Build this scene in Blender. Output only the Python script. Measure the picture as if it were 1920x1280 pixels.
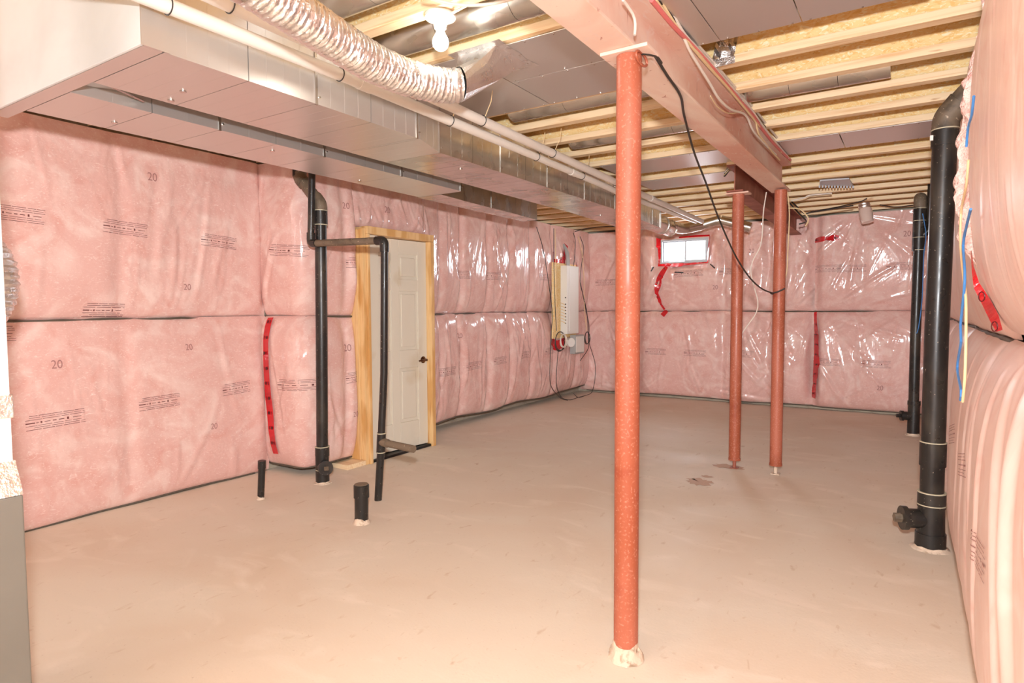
import bpy, math, random
import numpy as np
from mathutils import Vector, Matrix

random.seed(7)
RNG = np.random.default_rng(11)
S = bpy.context.scene
for o in list(bpy.data.objects):
    bpy.data.objects.remove(o)
COL = S.collection

# ------------------------------------------------------------------ camera
YAW, PIT, ROL, FPX, CAMH = 0.57355286, -0.05443319, -0.00432497, 1163.8, 1.27
fw = Vector((-math.sin(YAW) * math.cos(PIT), math.cos(YAW) * math.cos(PIT), math.sin(PIT)))
rt = Vector((math.cos(YAW), math.sin(YAW), 0))
up = rt.cross(fw)
r2 = rt * math.cos(ROL) + up * math.sin(ROL)
u2 = r2.cross(fw)
cam_d = bpy.data.cameras.new('camera')
cam = bpy.data.objects.new('camera', cam_d)
COL.objects.link(cam)
cam.matrix_world = Matrix(((r2.x, u2.x, -fw.x, 0), (r2.y, u2.y, -fw.y, 0), (r2.z, u2.z, -fw.z, CAMH), (0, 0, 0, 1)))
cam_d.sensor_width = 36
cam_d.lens = 36 * FPX / 1920
cam_d.clip_start = 0.02
S.camera = cam

# ------------------------------------------------------------------ light
w = bpy.data.worlds.new('daylight')
S.world = w
w.use_nodes = True
bg = w.node_tree.nodes['Background']
bg.inputs['Color'].default_value = (0.96, 0.98, 1.0, 1)
bg.inputs['Strength'].default_value = 3.6


def light(name, kind, loc, energy, color, size=0.1, target=None, sy=None, spread=None):
    d = bpy.data.lights.new(name, kind)
    d.energy = energy
    d.color = color
    if kind == 'AREA':
        d.size = size
        if sy:
            d.shape = 'RECTANGLE'
            d.size_y = sy
        if spread:
            d.spread = spread
    else:
        d.shadow_soft_size = size
    o = bpy.data.objects.new(name, d)
    o.location = loc
    if target is not None:
        o.rotation_euler = (Vector(target) - Vector(loc)).to_track_quat('-Z', 'Y').to_euler()
    COL.objects.link(o)
    return o


# the photographer's flash just above the lens, and a soft fill lamp added behind the camera
fl = light('camera_flash', 'POINT', (0.0, -0.02, CAMH + 0.30), 70, (0.92, 0.97, 1.0), 0.05)
fl.data.use_nodes = True                     # gentler than physical fall-off, added to even the light along the room
_n = fl.data.node_tree.nodes
_f = _n.new('ShaderNodeLightFalloff')
_f.inputs['Strength'].default_value = 1.0
_s = _n.new('ShaderNodeMath'); _s.operation = 'MULTIPLY_ADD'; _s.inputs[1].default_value = 0.11
fl.data.node_tree.links.new(_f.outputs['Constant'], _s.inputs[0])
fl.data.node_tree.links.new(_f.outputs['Linear'], _s.inputs[2])
fl.data.node_tree.links.new(_s.outputs[0], _n['Emission'].inputs['Strength'])
light('window_daylight', 'AREA', (-2.64, 8.62, 2.12), 42, (0.86, 0.92, 1.0), 0.6, (-1.9, 4.0, 0.2), 0.3)
light('fill_behind', 'AREA', (-2.0, -1.0, 1.9), 30, (1.0, 0.97, 0.94), 2.6, (-2.0, 7.0, 0.9), 1.4)

S.view_settings.view_transform = 'Standard'
S.view_settings.look = 'None'
S.view_settings.gamma = 1
S.view_settings.use_curve_mapping = False
S.view_settings.exposure = 0.24


# ------------------------------------------------------------------ helpers
def tag(o, label=None, cat=None, group=None, kind=None):
    if label: o['label'] = label
    if cat: o['category'] = cat
    if group: o['group'] = group
    if kind: o['kind'] = kind
    return o


def thing(name, loc, label, cat, group=None, kind=None):
    o = bpy.data.objects.new(name, None)
    COL.objects.link(o)
    o.location = loc
    o.empty_display_size = 0.05
    return tag(o, label, cat, group, kind)


def origin(o):
    v = Vector((0, 0, 0))
    while o is not None:
        v = v + Vector(o.location)
        o = o.parent
    return v


class MB:
    def __init__(s):
        s.v, s.f = [], []

    def add(s, vs, fs):
        n = len(s.v)
        s.v += [tuple(p) for p in vs]
        s.f += [tuple(i + n for i in f) for f in fs]
        return s

    def box(s, a, b, bev=0.0):
        x0, y0, z0 = [min(p, q) for p, q in zip(a, b)]
        x1, y1, z1 = [max(p, q) for p, q in zip(a, b)]
        vs = [(x0, y0, z0), (x1, y0, z0), (x1, y1, z0), (x0, y1, z0), (x0, y0, z1), (x1, y0, z1), (x1, y1, z1), (x0, y1, z1)]
        return s.add(vs, [(0, 3, 2, 1), (4, 5, 6, 7), (0, 1, 5, 4), (1, 2, 6, 5), (2, 3, 7, 6), (3, 0, 4, 7)])

    def hexa(s, bot, top):
        return s.add(list(bot) + list(top), [(0, 3, 2, 1), (4, 5, 6, 7), (0, 1, 5, 4), (1, 2, 6, 5), (2, 3, 7, 6), (3, 0, 4, 7)])

    def tube(s, pts, r, n=20, caps=True):
        pts = [Vector(p) for p in pts]
        rs = r if isinstance(r, (list, tuple)) else [r] * len(pts)
        k = len(pts)
        t0 = (pts[1] - pts[0]).normalized()
        ref = Vector((0, 0, 1)) if abs(t0.z) < 0.9 else Vector((1, 0, 0))
        nrm = t0.cross(ref).normalized()
        rings = []
        for i in range(k):
            t = (pts[min(i + 1, k - 1)] - pts[max(i - 1, 0)])
            if t.length < 1e-9: t = t0
            t.normalize()
            nrm = (nrm - t * nrm.dot(t)).normalized()
            b = t.cross(nrm)
            rings.append([pts[i] + (nrm * math.cos(2 * math.pi * j / n) + b * math.sin(2 * math.pi * j / n)) * rs[i] for j in range(n)])
        vs = [p for R in rings for p in R]
        fs = []
        for i in range(k - 1):
            for j in range(n):
                a, b2 = i * n + j, i * n + (j + 1) % n
                fs.append((a, b2, b2 + n, a + n))
        if caps:
            fs.append(tuple(range(n - 1, -1, -1)))
            fs.append(tuple(range((k - 1) * n, k * n)))
        return s.add(vs, fs)

    def build(s, name, mat, parent=None, smooth=False, bevel=0.0, seg=2):
        me = bpy.data.meshes.new(name)
        off = origin(parent) if parent is not None else Vector((0, 0, 0))
        me.from_pydata([(p[0] - off.x, p[1] - off.y, p[2] - off.z) for p in s.v], [], s.f)
        me.update()
        me.materials.append(mat)
        if smooth:
            me.polygons.foreach_set('use_smooth', [True] * len(me.polygons))
            try:
                me.set_sharp_from_angle(angle=math.radians(40))
            except Exception:
                pass
        o = bpy.data.objects.new(name, me)
        COL.objects.link(o)
        if parent is not None: o.parent = parent
        if bevel:
            m = o.modifiers.new('bevel', 'BEVEL')
            m.width = bevel
            m.segments = seg
            m.limit_method = 'ANGLE'
        return o


def box(name, a, b, mat, parent=None, bevel=0.0):
    return MB().box(a, b).build(name, mat, parent, bevel=bevel)


def tube(name, pts, r, mat, parent=None, n=20, caps=True):
    return MB().tube(pts, r, n, caps).build(name, mat, parent, smooth=True)


def smooth_path(pts, step=0.03):
    """Catmull-Rom through the points."""
    P = [Vector(p) for p in pts]
    P = [P[0] * 2 - P[1]] + P + [P[-1] * 2 - P[-2]]
    out = []
    for i in range(1, len(P) - 2):
        a, b, c, d = P[i - 1:i + 3]
        m = max(2, int((c - b).length / step))
        for k in range(m):
            t = k / m
            out.append(0.5 * ((2 * b) + (c - a) * t + (2 * a - 5 * b + 4 * c - d) * t * t + (3 * b - a - 3 * c + d) * t ** 3))
    out.append(P[-2])
    return out


def bend(pts, rad, n=8):
    """Polyline with its corners rounded (pipe elbows)."""
    P = [Vector(p) for p in pts]
    out = [P[0]]
    for i in range(1, len(P) - 1):
        a = (P[i - 1] - P[i]); b = (P[i + 1] - P[i])
        ra = min(rad, a.length * 0.45, b.length * 0.45)
        A = P[i] + a.normalized() * ra; B = P[i] + b.normalized() * ra
        for k in range(n + 1):
            t = k / n
            out.append(A * (1 - t) ** 2 + P[i] * 2 * t * (1 - t) + B * t * t)
    out.append(P[-1])
    return out


# ------------------------------------------------------------------ materials
def srgb(r, g, b):
    def c(v):
        v /= 255
        return v / 12.92 if v < 0.04045 else ((v + 0.055) / 1.055) ** 2.4
    return (c(r), c(g), c(b), 1)


def material(name, base, rough=0.6, metal=0.0, coat=0.0, coat_rough=0.1, layers=(), bumps=(), rough_noise=None, spec=None, coat_bumps=None):
    """layers: (color, noise scale, lo, hi, (stretch xyz), detail, distortion); bumps: (scale, strength, distance, stretch, kind)"""
    m = bpy.data.materials.new(name)
    m.use_nodes = True
    nt = m.node_tree
    N, L = nt.nodes, nt.links
    p = N['Principled BSDF']
    p.inputs['Base Color'].default_value = base
    p.inputs['Roughness'].default_value = rough
    p.inputs['Metallic'].default_value = metal
    p.inputs['Coat Weight'].default_value = coat
    p.inputs['Coat Roughness'].default_value = coat_rough
    if spec is not None: p.inputs['Specular IOR Level'].default_value = spec
    g = N.new('ShaderNodeNewGeometry')

    def coords(st):
        mp = N.new('ShaderNodeVectorMath')
        mp.operation = 'MULTIPLY'
        mp.inputs[1].default_value = st
        L.new(g.outputs['Position'], mp.inputs[0])
        return mp.outputs[0]
    cur = None
    for color, sc, lo, hi, st, det, dist in layers:
        n = N.new('ShaderNodeTexNoise')
        n.inputs['Scale'].default_value = sc
        n.inputs['Detail'].default_value = det
        n.inputs['Distortion'].default_value = dist
        L.new(coords(st), n.inputs['Vector'])
        mr = N.new('ShaderNodeMapRange')
        mr.inputs['From Min'].default_value = lo
        mr.inputs['From Max'].default_value = hi
        L.new(n.outputs['Fac'], mr.inputs['Value'])
        mx = N.new('ShaderNodeMix')
        mx.data_type = 'RGBA'
        L.new(mr.outputs['Result'], mx.inputs[0])
        if cur is None: mx.inputs[6].default_value = base
        else: L.new(cur, mx.inputs[6])
        mx.inputs[7].default_value = color
        cur = mx.outputs[2]
    if cur is not None: L.new(cur, p.inputs['Base Color'])

    def chain(bl):
        prev = None
        for sc, strength, dist, st, kind in bl:
            if kind == 'voronoi':
                n = N.new('ShaderNodeTexVoronoi'); out = n.outputs['Distance']
            else:
                n = N.new('ShaderNodeTexNoise'); out = n.outputs['Fac']
                n.inputs['Detail'].default_value = 3
            n.inputs['Scale'].default_value = sc
            L.new(coords(st), n.inputs['Vector'])
            b = N.new('ShaderNodeBump')
            b.inputs['Strength'].default_value = strength
            b.inputs['Distance'].default_value = dist
            L.new(out, b.inputs['Height'])
            if prev is not None: L.new(prev, b.inputs['Normal'])
            prev = b.outputs['Normal']
        return prev
    nb = chain(bumps)
    if nb is not None: L.new(nb, p.inputs['Normal'])
    if coat_bumps:
        L.new(chain(coat_bumps), p.inputs['Coat Normal'])
    elif nb is not None and coat:
        L.new(nb, p.inputs['Coat Normal'])
    if rough_noise:
        sc, lo, hi = rough_noise
        n = N.new('ShaderNodeTexNoise')
        n.inputs['Scale'].default_value = sc
        L.new(g.outputs['Position'], n.inputs['Vector'])
        mr = N.new('ShaderNodeMapRange')
        mr.inputs['From Min'].default_value = 0.3
        mr.inputs['From Max'].default_value = 0.7
        mr.inputs['To Min'].default_value = lo
        mr.inputs['To Max'].default_value = hi
        L.new(n.outputs['Fac'], mr.inputs['Value'])
        L.new(mr.outputs['Result'], p.inputs['Roughness'])
    return m


def emitter(name, color, strength):
    m = bpy.data.materials.new(name)
    m.use_nodes = True
    p = m.node_tree.nodes['Principled BSDF']
    p.inputs['Base Color'].default_value = (0.9, 0.9, 0.9, 1)
    p.inputs['Emission Color'].default_value = color
    p.inputs['Emission Strength'].default_value = strength
    return m


ONE = (1, 1, 1)
M = {}
M['film'] = material('pink_batt_under_film', srgb(227, 180, 170), 0.75, coat=1.0, coat_rough=0.13,
                     layers=[(srgb(238, 206, 196), 3.2, 0.46, 0.72, ONE, 6, 2.2), (srgb(220, 162, 150), 5.0, 0.52, 0.78, ONE, 5, 1.4),
                             (srgb(242, 214, 205), 26, 0.56, 0.74, (1, 1, 2.2), 5, 2.5)],
                     bumps=[(30, 0.25, 0.01, ONE, 'noise')],
                     coat_bumps=[(14, 0.14, 0.02, (1.8, 1.8, 0.25), 'noise'), (50, 0.12, 0.005, (1.6, 1.6, 0.3), 'noise')])
M['film_matte_lit'] = material('pink_batt_film_lit_copy', srgb(240, 206, 194), 0.75, coat=0.5, coat_rough=0.3,  # rougher, paler copy of the film; right wall's stronger flash light painted in
                            layers=[(srgb(246, 220, 210), 3.2, 0.46, 0.72, ONE, 6, 2.2), (srgb(230, 178, 164), 5.0, 0.54, 0.8, ONE, 5, 1.4)])
M['fibre'] = material('raw_pink_fibreglass', srgb(240, 205, 195), 0.95, layers=[(srgb(226, 160, 148), 14, 0.5, 0.75, ONE, 6, 2.0)],
                      bumps=[(60, 0.8, 0.02, ONE, 'noise'), (220, 0.6, 0.004, ONE, 'noise')])
M['print'] = material('dark_print', srgb(112, 58, 56), 0.5)
M['print_soft'] = material('faded_print', srgb(168, 118, 112), 0.6)
M['band'] = material('dark_band', srgb(92, 82, 70), 0.55)
M['floor'] = material('dusty_concrete_floor', srgb(227, 212, 193), 0.72,
                      layers=[(srgb(222, 201, 179), 0.9, 0.42, 0.68, ONE, 6, 0.6), (srgb(238, 222, 204), 2.3, 0.55, 0.8, (1, 2.0, 1), 6, 1.2),
                              (srgb(206, 180, 154), 9, 0.64, 0.78, (2.5, 1, 1), 5, 0.6), (srgb(204, 180, 158), 60, 0.66, 0.8, ONE, 3, 0)],
                      bumps=[(5, 0.12, 0.02, ONE, 'noise'), (90, 0.18, 0.003, ONE, 'noise')], spec=0.3, rough_noise=(1.6, 0.5, 0.78))
M['stain'] = material('floor_stain', srgb(190, 150, 118), 0.6)
M['scuff'] = material('pale_scuff', srgb(226, 208, 196), 0.7)
M['concrete'] = material('foundation_concrete', srgb(176, 160, 140), 0.85, layers=[(srgb(140, 124, 104), 6, 0.5, 0.8, ONE, 6, 0.4)],
                         bumps=[(20, 0.4, 0.01, ONE, 'noise')])
M['osb'] = material('strand_board', srgb(246, 212, 150), 0.75,
                    layers=[(srgb(238, 194, 122), 16, 0.5, 0.64, (1, 1, 2.2), 4, 2.2), (srgb(252, 236, 200), 30, 0.55, 0.66, (1, 1, 2.0), 3, 1.8),
                            (srgb(206, 156, 96), 60, 0.66, 0.74, (1, 1, 3), 3, 1.0)], bumps=[(40, 0.3, 0.004, ONE, 'noise')])
M['spruce'] = material('spruce_flange', srgb(244, 216, 176), 0.6,
                       layers=[(srgb(226, 184, 134), 5, 0.48, 0.72, (0.5, 12, 12), 4, 0.5), (srgb(188, 132, 84), 3.2, 0.70, 0.76, (1.4, 6, 6), 2, 0.2)],
                       bumps=[(30, 0.15, 0.003, (0.1, 4, 4), 'noise')])
M['pine'] = material('pine_jamb', srgb(236, 196, 140), 0.45,
                     layers=[(srgb(216, 164, 100), 2.2, 0.45, 0.6, (6, 6, 1.2), 2, 0.1), (srgb(200, 140, 84), 30, 0.6, 0.75, (3, 3, 0.1), 3, 0.3)])
M['galv'] = material('galvanised_sheet', srgb(216, 214, 208), 0.24, 1.0,
                     layers=[(srgb(202, 200, 194), 5, 0.45, 0.6, ONE, 2, 0.3)], bumps=[(3.0, 0.035, 0.02, (1, 1, 1), 'noise')],
                     rough_noise=(5, 0.2, 0.32))
M['galv_soft'] = material('dull_galvanised_sheet', srgb(222, 218, 214), 0.36, 0.78)
M['plenum'] = material('pale_plenum_sheet', srgb(248, 250, 250), 0.5, 0.0, layers=[(srgb(238, 240, 240), 3, 0.45, 0.7, ONE, 5, 0.3)],
                       bumps=[(2, 0.08, 0.02, ONE, 'noise')])
M['foil'] = material('crinkled_foil', srgb(246, 244, 242), 0.34, 0.95, bumps=[(70, 0.45, 0.006, ONE, 'noise'), (180, 0.5, 0.003, (1, 1, 1), 'noise')],
                     rough_noise=(30, 0.24, 0.42))
M['primer'] = material('red_oxide_primer', srgb(166, 86, 58), 0.55,
                       layers=[(srgb(186, 106, 82), 3, 0.42, 0.66, (1, 1, 0.6), 5, 0.6), (srgb(206, 150, 128), 110, 0.56, 0.78, ONE, 6, 0.0),
                               (srgb(150, 62, 40), 5, 0.6, 0.75, ONE, 4, 0.5)],
                       bumps=[(50, 0.12, 0.003, ONE, 'noise')], rough_noise=(8, 0.34, 0.6))
M['beam'] = material('dusty_primed_steel', srgb(222, 166, 144), 0.6,
                     layers=[(srgb(238, 212, 194), 2.6, 0.38, 0.60, (1, 0.4, 1), 5, 0.8), (srgb(232, 204, 190), 18, 0.58, 0.72, (3, 0.8, 1), 5, 1.0),
                             (srgb(170, 92, 70), 30, 0.68, 0.76, (1, 1, 0.4), 4, 1.0)], bumps=[(40, 0.15, 0.003, ONE, 'noise')])
M['beam_dark'] = material('brown_primed_steel', srgb(150, 84, 66), 0.6, layers=[(srgb(178, 112, 92), 4, 0.45, 0.7, ONE, 5, 0.8)])
M['abs'] = material('black_drain_pipe', srgb(38, 36, 34), 0.34,
                    layers=[(srgb(80, 72, 62), 7, 0.5, 0.8, (1, 1, 0.4), 5, 0.4), (srgb(170, 154, 134), 90, 0.70, 0.76, ONE, 2, 0)], rough_noise=(12, 0.26, 0.44))
M['abs_dusty'] = material('dusty_drain_pipe', srgb(120, 104, 86), 0.6,
                          layers=[(srgb(66, 58, 50), 8, 0.52, 0.74, ONE, 6, 0.6), (srgb(186, 168, 144), 70, 0.66, 0.74, ONE, 2, 0)])
M['glue'] = material('pale_solvent_ring', srgb(206, 196, 168), 0.5)
M['splatter'] = material('cement_splatter', srgb(222, 200, 178), 0.85, layers=[(srgb(160, 136, 112), 30, 0.55, 0.7, ONE, 4, 0.4)], bumps=[(60, 0.6, 0.008, ONE, 'noise')])
M['pvc'] = material('white_plastic_pipe', srgb(238, 230, 220), 0.38, layers=[(srgb(224, 214, 202), 3, 0.5, 0.75, (1, 0.3, 1), 4, 0.2)])
M['white'] = material('white_enamel', srgb(236, 232, 224), 0.4)
M['door'] = material('painted_door', srgb(222, 212, 194), 0.45, layers=[(srgb(208, 190, 162), 2.4, 0.62, 0.72, (1, 1, 0.8), 3, 0.2)])
M['vinyl'] = material('white_vinyl', srgb(186, 190, 196), 0.35)
M['tape'] = material('red_sheathing_tape', srgb(206, 22, 34), 0.25, layers=[(srgb(170, 10, 24), 8, 0.5, 0.75, ONE, 3, 0.4)], coat=0.6, coat_rough=0.1,
                     bumps=[(35, 0.35, 0.006, ONE, 'noise')])
M['tape_print'] = material('tape_print', srgb(88, 8, 16), 0.4)
M['wallpaper'] = material('plain_pink_film', srgb(214, 170, 160), 0.7)
M['black'] = material('black_rubber', srgb(26, 24, 24), 0.5)
M['cable_black'] = material('black_cable', srgb(52, 46, 42), 0.45)
M['cable_white'] = material('white_cable', srgb(234, 222, 208), 0.5)
M['cable_cream'] = material('cream_cable', srgb(238, 208, 160), 0.5)
M['cable_pink'] = material('pink_cable', srgb(226, 120, 116), 0.5)
M['cable_blue'] = material('blue_cable', srgb(70, 132, 196), 0.4)
M['steel'] = material('bright_steel', srgb(210, 206, 200), 0.25, 1.0)
M['bronze'] = material('knob_metal', srgb(120, 92, 74), 0.25, 1.0)
M['furnace'] = material('grey_furnace_enamel', srgb(116, 111, 102), 0.5, layers=[(srgb(108, 103, 94), 2, 0.4, 0.7, ONE, 4, 0.2)])
M['conduit'] = material('grey_conduit', srgb(168, 166, 162), 0.4)
M['clear'] = material('translucent_film', srgb(226, 200, 188), 0.12, coat=1.0, coat_rough=0.08)
M['bulb'] = emitter('lit_bulb', (1.0, 0.93, 0.82, 1), 60)
gl = bpy.data.materials.new('window_glass')
gl.use_nodes = True
_nt = gl.node_tree
_nt.nodes.remove(_nt.nodes['Principled BSDF'])
_t = _nt.nodes.new('ShaderNodeBsdfTransparent'); _g = _nt.nodes.new('ShaderNodeBsdfGlossy'); _m = _nt.nodes.new('ShaderNodeMixShader')
_g.inputs['Roughness'].default_value = 0.02
_m.inputs[0].default_value = 0.06
_nt.links.new(_t.outputs[0], _m.inputs[1]); _nt.links.new(_g.outputs[0], _m.inputs[2])
_nt.links.new(_m.outputs[0], _nt.nodes['Material Output'].inputs['Surface'])
M['glass'] = gl
M['sky_well'] = material('pale_window_well', srgb(244, 244, 244), 0.8)

# ------------------------------------------------------------------ setting: floor, ceiling, foundation walls
ZC, ZS = 2.38, 2.62          # underside of joists, underside of subfloor
floor = tag(box('floor', (-4.6, -1.3, -0.12), (0.6, 8.8, 0.0), M['floor']), kind='structure')
ceiling = tag(box('ceiling', (-4.6, -1.3, ZS), (0.6, 8.8, ZS + 0.02), M['osb']), kind='structure')
wall_left = tag(box('wall_left', (-4.55, -1.3, 0), (-4.28, 8.8, ZS), M['concrete']), kind='structure')
wall_front = tag(box('wall_front', (-4.6, -1.42, 0), (0.6, -1.3, ZS), M['wallpaper']), kind='structure')
wall_right = tag(box('wall_right', (0.30, -1.3, 0), (0.55, 8.8, ZS), M['concrete']), kind='structure')
WX0, WX1, WZ0, WZ1 = -2.965, -2.315, 1.865, 2.195
b = MB()
b.box((-4.6, 8.50, 0), (WX0, 8.78, ZS)).box((WX1, 8.50, 0), (0.6, 8.78, ZS)).box((WX0, 8.50, 0), (WX1, 8.78, WZ0)).box((WX0, 8.50, WZ1), (WX1, 8.78, ZS))
wall_back = tag(b.build('wall_back', M['concrete']), kind='structure')

# joists: engineered I-joists, parts of the ceiling
PITCH = 0.383
web_me = flg_me = None
for k in range(-6, 15):
    ye = 3.045 + PITCH * k                       # far edge of the flange
    if ye > 8.45: break
    x0 = -4.25 if ye > 1.3 else -1.98
    yc = ye - 0.031 + random.uniform(-0.006, 0.006)
    j = box('joist', (x0, yc - 0.006, ZC + 0.036), (0.29, yc + 0.006, ZS - 0.036), M['osb'], ceiling)
    box('flange', (x0, yc - 0.031, ZC + random.uniform(-0.002, 0.002)), (0.29, yc + 0.031, ZC + 0.038), M['spruce'], j, bevel=0.002)
    box('flange', (x0, yc - 0.031, ZS - 0.038), (0.29, yc + 0.031, ZS - 0.001), M['spruce'], j)

# ------------------------------------------------------------------ insulation batts under clear film


def vnoise(X, Y, seed):
    """smooth value noise on arrays"""
    r = np.random.default_rng(seed)
    T = r.random((64, 64))
    xi, yi = np.floor(X).astype(int), np.floor(Y).astype(int)
    fx, fy = X - xi, Y - yi
    fx = fx * fx * (3 - 2 * fx); fy = fy * fy * (3 - 2 * fy)
    g = lambda a, b_: T[a % 64, b_ % 64]
    return (g(xi, yi) * (1 - fx) + g(xi + 1, yi) * fx) * (1 - fy) + (g(xi, yi + 1) * (1 - fx) + g(xi + 1, yi + 1) * fx) * fy


class Surf:
    def __init__(s, P, N, s0, s1, z0, z1):
        s.P, s.N, s.s0, s.s1, s.z0, s.z1 = P, N, s0, s1, z0, z1

    def at(s, q, z, off=0.0):
        n, m = s.P.shape[:2]
        a = np.clip((q - s.s0) / (s.s1 - s.s0), 0, 1) * (n - 1)
        i = int(min(a, n - 2)); fa = a - i
        col = s.P[i, :, 2] * (1 - fa) + s.P[i + 1, :, 2] * fa
        bb = np.interp(z, col, np.arange(m))
        j = int(min(bb, m - 2)); fb = bb - j
        def ip(A): return (A[i, j] * (1 - fa) + A[i + 1, j] * fa) * (1 - fb) + (A[i, j + 1] * (1 - fa) + A[i + 1, j + 1] * fa) * fb
        return Vector(ip(s.P)) + Vector(ip(s.N)) * off


def batt(parent, path, s0, s1, z0, z1, D, pinch=(), res=0.014, seed=0, dens=1.0, amp=1.0, hem=0.0, edge=0.06, hole=None, topd=None, sag=0.0, extra=None, fan=0.6):
    """one glass-fibre batt: path(s) -> (x, y, nx, ny); returns its surface for prints and tape"""
    ns, nz = max(12, int((s1 - s0) / res)), max(12, int((z1 - z0) / res))
    s_ = np.linspace(s0, s1, ns); v_ = np.linspace(0, 1, nz)
    SS, VV = np.meshgrid(s_, v_, indexing='ij')
    z0s = z0 + hem * (vnoise(s_ * 1.7, s_ * 0 + 0.5, seed + 3) - 0.3) * 2
    z1s = z1 + 0.0 * s_
    ZZ = z0s[:, None] * (1 - VV) + z1s[:, None] * VV
    prof = np.clip(1 - np.abs(2 * VV - 1) ** 3.2, 0, 1) ** 0.62
    low = 0.12
    prof = low + (1 - low) * prof
    if topd is None: topd = 0.8 if z1 > 2.2 else 0.0
    prof = np.where(VV > 0.5, np.maximum(prof, topd), prof)
    e0 = 1 - np.exp(-((SS - s0) / edge) ** 2) * 0.8
    e1 = 1 - np.exp(-((s1 - SS) / edge) ** 2) * 0.8
    H = D * prof * e0 * e1
    for sp, wd, dp in pinch:
        drift = 0.03 * (vnoise(VV * 4, VV * 0 + sp, seed + 9) - 0.5)
        H *= 1 - dp * np.exp(-((SS - sp - drift) / wd) ** 2)
    H += (vnoise(SS * 2.2, ZZ * 2.2, seed) - 0.5) * 0.035 * amp + (vnoise(SS * 5.5, ZZ * 4, seed + 1) - 0.5) * 0.016 * amp
    H += sag * np.exp(-((VV - 0.3) / 0.25) ** 2)
    # drape folds that fan out from the staples
    r = random.Random(seed * 13 + 5)
    staples = []
    q = s0 + 0.1
    while q < s1:
        staples.append((q, 1)); staples.append((q + r.uniform(-.1, .1), 0))
        q += r.uniform(0.22, 0.5)
    for q, top in staples:
        for _ in range(int(15 * dens)):
            L = r.uniform(0.2, 0.8) * (z1 - z0) / 1.1
            ang = r.gauss(0, 0.42) * fan / 0.6
            wd = r.uniform(0.004, 0.009) if r.random() < 0.85 else r.uniform(0.012, 0.026)
            am = wd * r.uniform(0.25, 0.6) * amp
            off = r.uniform(0.0, 0.35) * L
            sx = q + math.sin(ang) * off + r.uniform(-.05, .05)
            zt = (z1 - math.cos(ang) * off) if top else (z0 + math.cos(ang) * off)
            dx, dz = math.sin(ang), (-math.cos(ang) if top else math.cos(ang))
            curv = r.uniform(-0.25, 0.25)
            i0 = max(0, int((min(sx, sx + dx * L) - 0.12 - s0) / (s1 - s0) * ns)); i1 = min(ns, int((max(sx, sx + dx * L) + 0.12 - s0) / (s1 - s0) * ns) + 1)
            if i1 - i0 < 2: continue
            A, B = SS[i0:i1] - sx, ZZ[i0:i1] - zt
            t = (A * dx + B * dz) / L
            d = A * dz - B * dx + curv * t * t * L * 0.5
            env = np.clip(t, 0, 1) * np.clip(1 - t, 0, 1) * 4
            env = np.where((t > 0) & (t < 1), env ** 0.6, 0)
            H[i0:i1] += am * env * (np.exp(-(d / wd) ** 2) - 0.6 * np.exp(-((d - 1.7 * wd) / wd) ** 2))
    if extra is not None: H += extra(SS, ZZ)
    pa = np.array([path(q) for q in s_])
    P = np.zeros((ns, nz, 3))
    P[:, :, 0] = pa[:, 0:1] + pa[:, 2:3] * H
    P[:, :, 1] = pa[:, 1:2] + pa[:, 3:4] * H
    P[:, :, 2] = ZZ
    du = np.gradient(P, axis=0); dv = np.gradient(P, axis=1)
    Nn = np.cross(du, dv)
    Nn /= np.linalg.norm(Nn, axis=2, keepdims=True) + 1e-12
    ref = np.stack([pa[:, 2], pa[:, 3], 0 * pa[:, 2]], 1)[:, None, :]
    sign = np.sign((Nn * ref).sum(2, keepdims=True)); Nn *= sign
    flip = sign[ns // 2, nz // 2, 0] < 0
    idx = np.arange(ns * nz).reshape(ns, nz)
    a, b_, c, d = idx[:-1, :-1], idx[1:, :-1], idx[1:, 1:], idx[:-1, 1:]
    F = np.stack([a, d, c, b_] if flip else [a, b_, c, d], -1)
    if hole:
        hs0, hs1, hz0, hz1 = hole
        cs, cz = SS[:-1, :-1], ZZ[:-1, :-1]
        keep = ~((cs > hs0) & (cs < hs1) & (cz > hz0) & (cz < hz1))
        F = F[keep]
    F = F.reshape(-1, 4)
    me = bpy.data.meshes.new('insulation_batt')
    me.vertices.add(ns * nz); me.vertices.foreach_set('co', P.reshape(-1))
    me.loops.add(len(F) * 4); me.loops.foreach_set('vertex_index', F.reshape(-1).astype(np.int32))
    me.polygons.add(len(F)); me.polygons.foreach_set('loop_start', np.arange(0, len(F) * 4, 4, dtype=np.int32))
    try: me.polygons.foreach_set('loop_total', np.full(len(F), 4, dtype=np.int32))
    except Exception: pass
    me.update(calc_edges=True); me.validate()
    me.polygons.foreach_set('use_smooth', [True] * len(me.polygons))
    me.materials.append(M['film'])
    o = bpy.data.objects.new('insulation_batt', me)
    COL.objects.link(o)
    o.parent = parent
    sf = Surf(P, Nn, s0, s1, z0, z1)
    sf.obj = o
    return sf


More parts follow.
